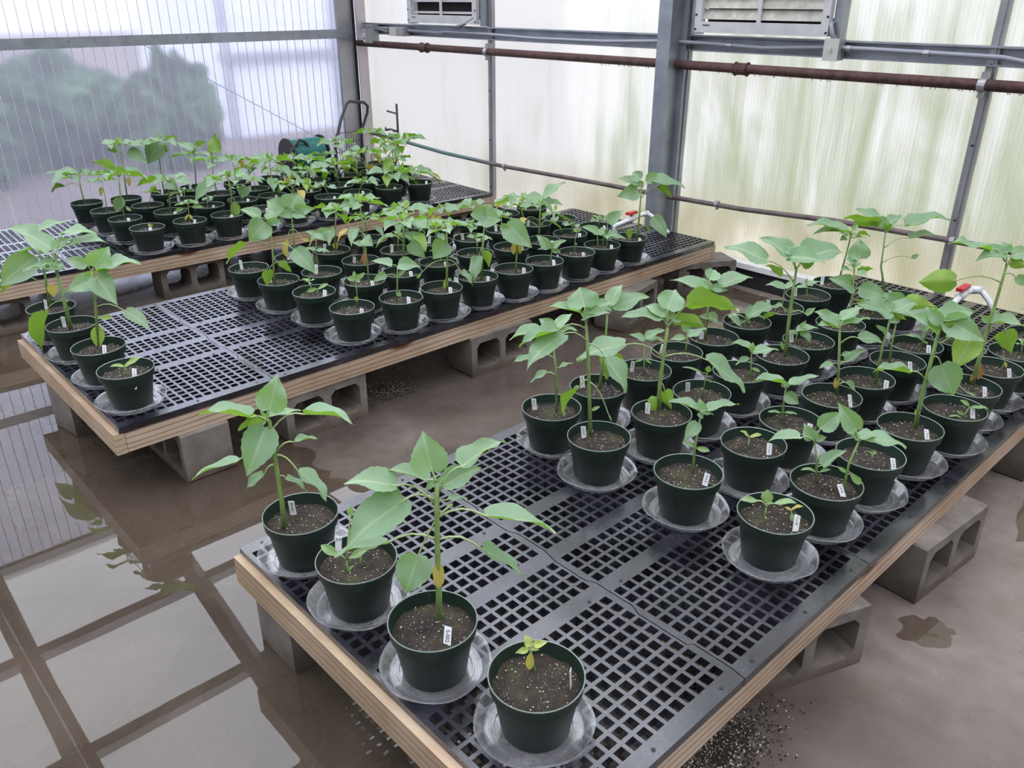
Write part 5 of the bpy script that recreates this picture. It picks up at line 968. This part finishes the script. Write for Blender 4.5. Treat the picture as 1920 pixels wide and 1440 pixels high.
def leaf_mesh(A, B, T, N, W, ci, rng, hi):
    L = (T - B).length; ax = (T - B) / L; N = (N - ax * N.dot(ax)).normalized(); sd = ax.cross(N)
    nr, ncol = (17, 9) if hi else (9, 5)
    arch = rng.uniform(.03, .10) * L; fold = rng.uniform(.10, .30) * W; wav = rng.uniform(.03, .10) * W; ph = rng.uniform(0, 6); tw = rng.uniform(-.25, .25)
    narrow = ci in (1,) or W < .45 * L
    vs = []; uv = []; fs = []
    for i in range(nr):
        t = (i / (nr - 1)) ** 1.15
        if narrow: w_ = math.sin(PI * min(1, t * .97 + .03)) ** .8
        else:
            q = [(0, .12), (.05, .50), (.12, .80), (.22, .97), (.32, 1), (.45, .92), (.58, .75), (.70, .54), (.82, .32), (.92, .14), (1, .012)]
            w_ = next(y0 + (y1 - y0) * (t - x0) / (x1 - x0) for (x0, y0), (x1, y1) in zip(q[:-1], q[1:]) if t <= x1 + 1e-6)
        if i == 0: w_ = .10 if not narrow else .12
        if i == nr - 1: w_ = .012
        jag = 1 + (.035 * (1 if i % 2 else -1) if hi and 2 < i < nr - 1 else 0)
        back = 0
        for j in range(ncol):
            s = (j / (ncol - 1) - .5) * 2
            edge = abs(s) > .99
            h = fold * (abs(s) ** 1.3) * w_ * 1.0 + wav * math.sin(t * 11 + ph + (2.2 if s > 0 else 0)) * abs(s) ** 2 + arch * math.sin(PI * t) - .25 * arch * math.sin(2 * PI * t)
            # cordate base: outer edges reach back past the stalk
            bk = -.10 * W * abs(s) ** 1.5 * (1 - t) ** 3 * (0 if narrow else 1.6) * (1 if i > 0 else .2)
            p = B + ax * (t * L + bk) + sd * (s * w_ * W * .5 * (jag if edge else 1)) + N * (h + tw * s * w_ * W * .5 * (t - .4))
            vs.append(p); uv.append((s * .5 * w_ * min(1.0, W / L) + .5, t))
    for i in range(nr - 1):
        for j in range(ncol - 1):
            a = i * ncol + j; fs.append((a, a + 1, a + ncol + 1, a + ncol))
    mb = MB(); mb.add(vs, fs, 0); nv = len(vs)
    d = B - A; dl = d.length
    if dl > .004:
        r = .0023 if hi else .0019
        if dl < .03: r = .0014
        up = Vector((0, 0, 1)); bulge = min(.22 * dl, .02)
        pts = [A + d * f + up * (bulge * math.sin(PI * f) * (1 if d.z < .8 * dl else .3)) for f in (0, .25, .5, .75, 1)]
        mb.tube(pts + [B + ax * L * .08 + N * arch * .2], [r * 1.3, r, r, r * .9, r * .9, r * .5], 6, 1)
    me = mb.mesh('leaf'); ul = me.uv_layers.new(name='UVMap')
    cor = [0.0] * (2 * len(me.loops))
    for li, lp in enumerate(me.loops):
        if lp.vertex_index < nv: cor[2 * li], cor[2 * li + 1] = uv[lp.vertex_index]
        else: cor[2 * li], cor[2 * li + 1] = (.5, .5)
    ul.data.foreach_set('uv', cor)
    me.polygons.foreach_set('use_smooth', [True] * len(me.polygons))
    me.materials.append(LM[ci]); me.materials.append(M['petiole']); return me
def add_leaf(root, A, B, T, N, W, ci, rng, hi):
    if (T - B).length < .004: return
    me = leaf_mesh(A, B, T, N, W, ci, rng, hi); o = bpy.data.objects.new('leaf', me); COL.objects.link(o); o.parent = root; o.matrix_parent_inverse = INV
    if ci == 2: o['label'] = 'yellowing leaf'
    if ci == 4: o['label'] = 'dead brown leaf'
def stake(root, x, y, face, lean, hh, rng, text=None, rot=False):
    w_ = .0082; z0 = -.03; t_ = .0006; z1 = hh
    mb = MB(); mb.add([(-w_ * .5, -t_, z0), (w_ * .5, -t_, z0), (w_, -t_, z0 + .02), (w_, -t_, z1 - .003), (-w_ * .96, -t_, z1), (-w_, -t_, z0 + .02), (-w_ * .5, t_, z0), (w_ * .5, t_, z0), (w_, t_, z0 + .02), (w_, t_, z1 - .003), (-w_ * .96, t_, z1), (-w_, t_, z0 + .02)],
        [(0, 1, 2, 3, 4, 5), (11, 10, 9, 8, 7, 6), (0, 6, 7, 1), (1, 7, 8, 2), (2, 8, 9, 3), (3, 9, 10, 4), (4, 10, 11, 5), (5, 11, 6, 0)])
    o = mb.build('plant_label', M['label'], root)
    o.location = (x, y, .113); o.rotation_euler = (math.radians(lean), math.radians(rng.uniform(-9, 9)), face)
    if text:
        cu = bpy.data.curves.new('writing', 'FONT'); cu.body = text; cu.size = .0115; cu.align_x = 'CENTER'; cu.align_y = 'CENTER'; cu.extrude = .0001; cu.offset = .0002
        q = bpy.data.objects.new('writing_src', cu); COL.objects.link(q); bpy.context.view_layer.update(); me_ = bpy.data.meshes.new_from_object(q); bpy.data.objects.remove(q); q = link('writing', me_, M['ink'], o)
        if rot: q.location = (0, -t_ - .0002, z1 - .022); q.rotation_euler = (PI / 2, PI / 2, 0)
        else: q.location = (0, -t_ - .0002, z1 - .010); q.rotation_euler = (PI / 2, 0, 0); q.scale = (.8, .8, .8)
    else:
        mb = MB(); z = z1 - .008
        while z > z1 - .030:
            for k in range(2): a = rng.uniform(-.003, .003); mb.box((a - .0022, -t_ - .0002, z - .0007), (a + .0022, -t_ - .00001, z + .0007))
            mb.box((-.0007, -t_ - .0002, z - .003), (.0007, -t_ - .00001, z)); z -= rng.uniform(.0045, .0068)
        mb.build('writing', M['ink'], o)
ORD = ['first', 'second', 'third', 'fourth', 'fifth', 'sixth', 'seventh', 'eighth', 'ninth', 'tenth']
BN = ['near', 'middle', 'back']; FR = ['front pot', 'second pot from front', 'third pot from front', 'rearmost pot']
INV = None
def ratio(): pass
RIGHT = Vector((CR[0][0], CR[0][1], 0)).normalized(); FWD = Vector((CR[2][0], CR[2][1], 0)).normalized()
for idx, (b, i, j, px, py) in enumerate(POTS):
    rng = random.Random(idx * 7 + 3)
    s = bpy.data.objects.new('pot_saucer', SAU[idx % 4]); COL.objects.link(s)
    s.location = (px + rng.uniform(-.010, .010), py + rng.uniform(-.008, .008), BH + .0008); s.rotation_euler = (0, 0, rng.uniform(0, 6))
    tag(s, 'clear saucer under the %s, %s row from left, %s bench' % (FR[j], ORD[i], BN[b]), 'saucer', 'clear saucers under the pots')
    st, lv, cr = PLANTS.get(idx, ([], [], []))
    zmax = max([p[2] for r, S_ in st for p in S_] + [0]) - BH; nst = len(st)
    base = Vector((px, py, BH + .0025)); root = empty('potted_sunflower', base)
    INV = Matrix.Translation(-base)
    if nst == 0: root.name = 'plant_pot'; d = 'no plant, mossy soil'
    elif zmax > .36: d = 'tall leafy sunflower'
    elif zmax > .25: d = 'mid-height sunflower'
    elif nst > 1: d = 'several short seedlings'
    elif zmax > .16: d = 'short sunflower seedling'
    else: d = 'tiny sprout'
    if i == 0: row = 'lone left row'
    else: row = '%s row from left' % ORD[i]
    tag(root, '%s in green pot, %s, %s, %s bench' % (d, FR[j].replace(' pot', '') if j in (1, 2) else FR[j], row, BN[b]), 'potted plant' if nst else 'pot', 'green pots on the benches')
    for nm, me in (('pot', POTM), ('soil', SOIL[idx % 7])):
        o = bpy.data.objects.new(nm, me); COL.objects.link(o); o.parent = root
        if nm == 'soil': o.location.z = .1115; o.rotation_euler.z = rng.uniform(0, 6)
        else: o.rotation_euler.z = rng.uniform(0, 6)
    cd = (Vector((px, py, 0)) - Vector((CAM.x, CAM.y, 0))).length
    hi = cd < 3.4
    for r, S_ in st:
        pts = [Vector(p) for p in S_]; pts[0].z = BH + .105
        n_ = len(pts); rs = [r * (1 - .38 * k / (n_ - 1)) * .95 for k in range(n_)]
        mb = MB().tube(pts, rs, 8); o = mb.build('stem', M['stem'], root, True); o.matrix_parent_inverse = INV
    for l in lv:
        A, B, T, N, W, ci = Vector(l[0:3]), Vector(l[3:6]), Vector(l[6:9]), Vector(l[9:12]), l[12], l[13]
        add_leaf(root, A, B, T, N, W, ci, rng, hi)
    for (cx, cy, cz, R_, n_, kind, low, si) in cr:
        top = Vector((cx, cy, cz)); S_ = [Vector(p) for p in st[si][1]]
        R_ = min(max(R_ * 1.22, .03), .20); a0 = rng.uniform(0, 6)
        for k in range(n_):
            a = a0 + k * 2.399; f = 1 - .42 * (k / n_) if n_ > 4 else 1
            el = (.10 + .16 * (k / n_) * 2 + rng.uniform(-.12, .12)) if kind == 0 else -.55 + rng.uniform(-.2, .2)
            dr = Vector((math.cos(a), math.sin(a), el)); Lr = R_ * f
            Bp = top + dr * (Lr * .34) - Vector((0, 0, .004 + .010 * (1 - k / n_)))
            Tp = top + Vector((math.cos(a), math.sin(a), el * .6 - .22 * f)).normalized() * Lr * 1.02
            W = (Tp - Bp).length * rng.uniform(.72, .92)
            side = Vector((-math.sin(a), math.cos(a), 0)); N = Vector((0, 0, 1)) + side * rng.uniform(-.45, .45) + Vector((math.cos(a), math.sin(a), 0)) * rng.uniform(0, .5)
            add_leaf(root, top - Vector((0, 0, .012 * (1 - k / n_))), Bp, Tp, N, W, 0, rng, hi)
        for k in range(2):
            a = rng.uniform(0, 6); Tp = top + Vector((math.cos(a) * .25, math.sin(a) * .25, .6)) * R_ * .45
            add_leaf(root, top, top + Vector((0, 0, .002)), Tp, Vector((math.cos(a), math.sin(a), .3)), R_ * .14, 1, rng, False)
        if low:
            for k in range(3):
                f = rng.uniform(.35, .75); q = S_[0].lerp(S_[-1], f); a = rng.uniform(0, 6); Lp = R_ * rng.uniform(.5, .8)
                Bp = q + Vector((math.cos(a), math.sin(a), .35)) * Lp * .8; Tp = Bp + Vector((math.cos(a), math.sin(a), -.9)) * R_ * rng.uniform(.35, .55)
                add_leaf(root, q, Bp, Tp, Vector((math.cos(a) * .6, math.sin(a) * .6, .8)), R_ * .38, rng.choice([0, 0, 5, 2]), rng, hi)
    # white stake label
    if b == 0 and i == 0:
        spec = {0: (.070, -.006, 1.35, -4, .045, None, 0), 1: (.034, -.050, -.1, -32, .042, 'S-002', 1), 2: (-.056, .050, .15, -12, .050, '310', 0), 3: (-.026, .024, .3, -6, .048, None, 0)}[j]
    elif j <= 1: spec = (rng.uniform(.035, .055), rng.uniform(-.055, -.035), rng.uniform(-.3, .5), rng.uniform(-32, -18), rng.uniform(.036, .048), None, 0)
    else: spec = (rng.uniform(-.055, -.035), rng.uniform(.030, .050), rng.uniform(-.4, .4), rng.uniform(-14, -2), rng.uniform(.036, .052), None, 0)
    if b == 2 and j > 1 and rng.random() < .4: continue
    v_ = RIGHT * spec[0] + FWD * spec[1]
    face = math.atan2(RIGHT.y, RIGHT.x) + spec[2]
    stake(root, v_.x, v_.y, face, spec[3], spec[4], rng, spec[5], spec[6])
# ---------------------------------------------------------------- hose cart, riser, valves
c = empty('hose_reel_cart', (3.1, 4.72, 0)); tag(c, 'black hose reel cart with a wire basket standing in the far left corner', 'hose cart')
h1 = [(.08, -.16, .30), (.10, -.14, .50), (.20, -.10, .70), (.29, -.07, .83), (.33, -.06, .852), (.48, -.06, .835), (.52, -.06, .80), (.51, -.06, .74), (.44, -.06, .60), (.40, -.08, .30)]
MB().tube(h1, .0135, 10).build('handle', M['cart'], c, True)
MB().tube([(-.34, -.10, .30), (-.33, -.1, .42), (-.285, -.1, .53), (-.22, -.1, .585), (-.16, -.1, .56), (-.12, -.1, .48), (-.11, -.1, .30)], .013, 10).build('front_handle', M['cart'], c, True)
MB().tube([(.44, -.08, .30), (.44, .12, .30), (-.34, .12, .30), (-.34, -.10, .30), (.44, -.10, .30)], .012, 8).tube([(.40, .12, .3), (.40, .12, .02)], .012, 8).tube([(-.30, -.1, .3), (-.30, -.1, .02)], .012, 8).tube([(-.30, .12, .3), (-.30, .12, .02)], .012, 8).build('frame', M['cart'], c, True)
for xx in (-.295, .035):
    MB().tube([(xx, 0, .44), (xx + .012, 0, .44)], .155, 24).build('reel_disc', M['cart'], c)
hp = []
random.seed(5)
for layer, rr in enumerate((.085, .108, .130)):
    for k in range(13 * 14 + 1):
        a = 2 * PI * k / 14; f = k / (13 * 14); xx = -.27 + .295 * (f if layer % 2 == 0 else 1 - f)
        hp.append((xx, rr * math.cos(a), .44 + rr * math.sin(a)))
MB().tube(hp, .0115, 6).build('hose', M['hose'], c, True)
MB().tube([(-.32, 0, .44), (.12, 0, .44)], .012, 8).build('axle', M['cart'], c)
MB().tube([(-.32, 0, .44), (-.335, -.06, .40), (-.36, -.06, .40)], .009, 8).build('crank', M['cart'], c, True)
mb = MB()
for k in range(11): x = .14 + k * .026; mb.tube([(x, -.10, .36), (x, -.10, .60)], .0022, 4)
for z in (.36, .44, .52, .60): mb.tube([(.14, -.10, z), (.40, -.10, z)], .0028, 4)
mb.build('wire_basket', M['cart'], c)
for yy in (-.12, .12):
    MB().tube([(.36, yy, .11), (.36, yy + .03, .11)], .11, 20).build('wheel', M['dark'], c)
r = empty('sprinkler_riser', (3.80, 4.47, 0)); tag(r, 'black sprinkler riser on a stake with a side nozzle by the right wall', 'sprinkler')
MB().tube([(0, .14, 0), (0, .06, .30), (0, 0, .50), (0, 0, .82)], .0105, 8).build('riser_pipe', M['cart'], r, True)
MB().tube([(0, 0, .73), (0, .02, .735), (0, .15, .745)], [.013, .008, .009], 8).build('nozzle', M['cart'], r)
MB().tube([(0, 0, .585), (0, .06, .58), (0, .10, .59), (0, .19, .575), (0, .19, .60)], [.010, .013, .008, .012, .006], 8).build('valve', M['cart'], r)
v = empty('irrigation_valve', (3.46, 1.42, BH)); tag(v, 'white plastic pipe with red valve handle on the far end of the middle bench', 'valve')
MB().tube([(-.19, .02, .060), (-.10, .015, .072), (.0, .01, .085), (.08, .0, .098), (.105, -.012, .098), (.09, -.10, .075), (.06, -.22, .016)], .0135, 10).build('pipe_run', M['pvc'], v, True)
MB().tube([(-.06, .0125, .077), (-.01, .01, .084)], .020, 10).tube([(.07, .0, .097), (.112, -.01, .099)], .0175, 10).build('fitting', M['pvc'], v, True)
MB().tube([(-.035, .012, .09), (-.035, .012, .118)], .008, 8).box((-.075, -.004, .112), (.01, .028, .128)).build('handle', M['red'], v)
MB().tube([(-.19, .02, .06), (-.19, .02, .002)], .012, 8).build('support_stub', M['pvc'], v)
v = empty('irrigation_valve', (3.44, -.66, BH)); tag(v, 'white plastic pipe elbow with red valve handle on the far end of the near bench', 'valve')
MB().tube([(-.16, .04, .01), (-.10, .05, .065), (-.02, .045, .088), (.05, .03, .098), (.075, .0, .096), (.06, -.05, .06), (.045, -.09, .004)], .0145, 10).build('pipe_run', M['pvc'], v, True)
MB().tube([(-.06, .048, .08), (.0, .045, .092)], .021, 10).tube([(.04, .033, .098), (.08, .0, .097)], .019, 10).build('fitting', M['pvc'], v, True)
MB().tube([(-.03, .047, .09), (-.03, .047, .118)], .008, 8).box((-.085, .032, .114), (.02, .062, .130)).build('handle', M['red'], v)
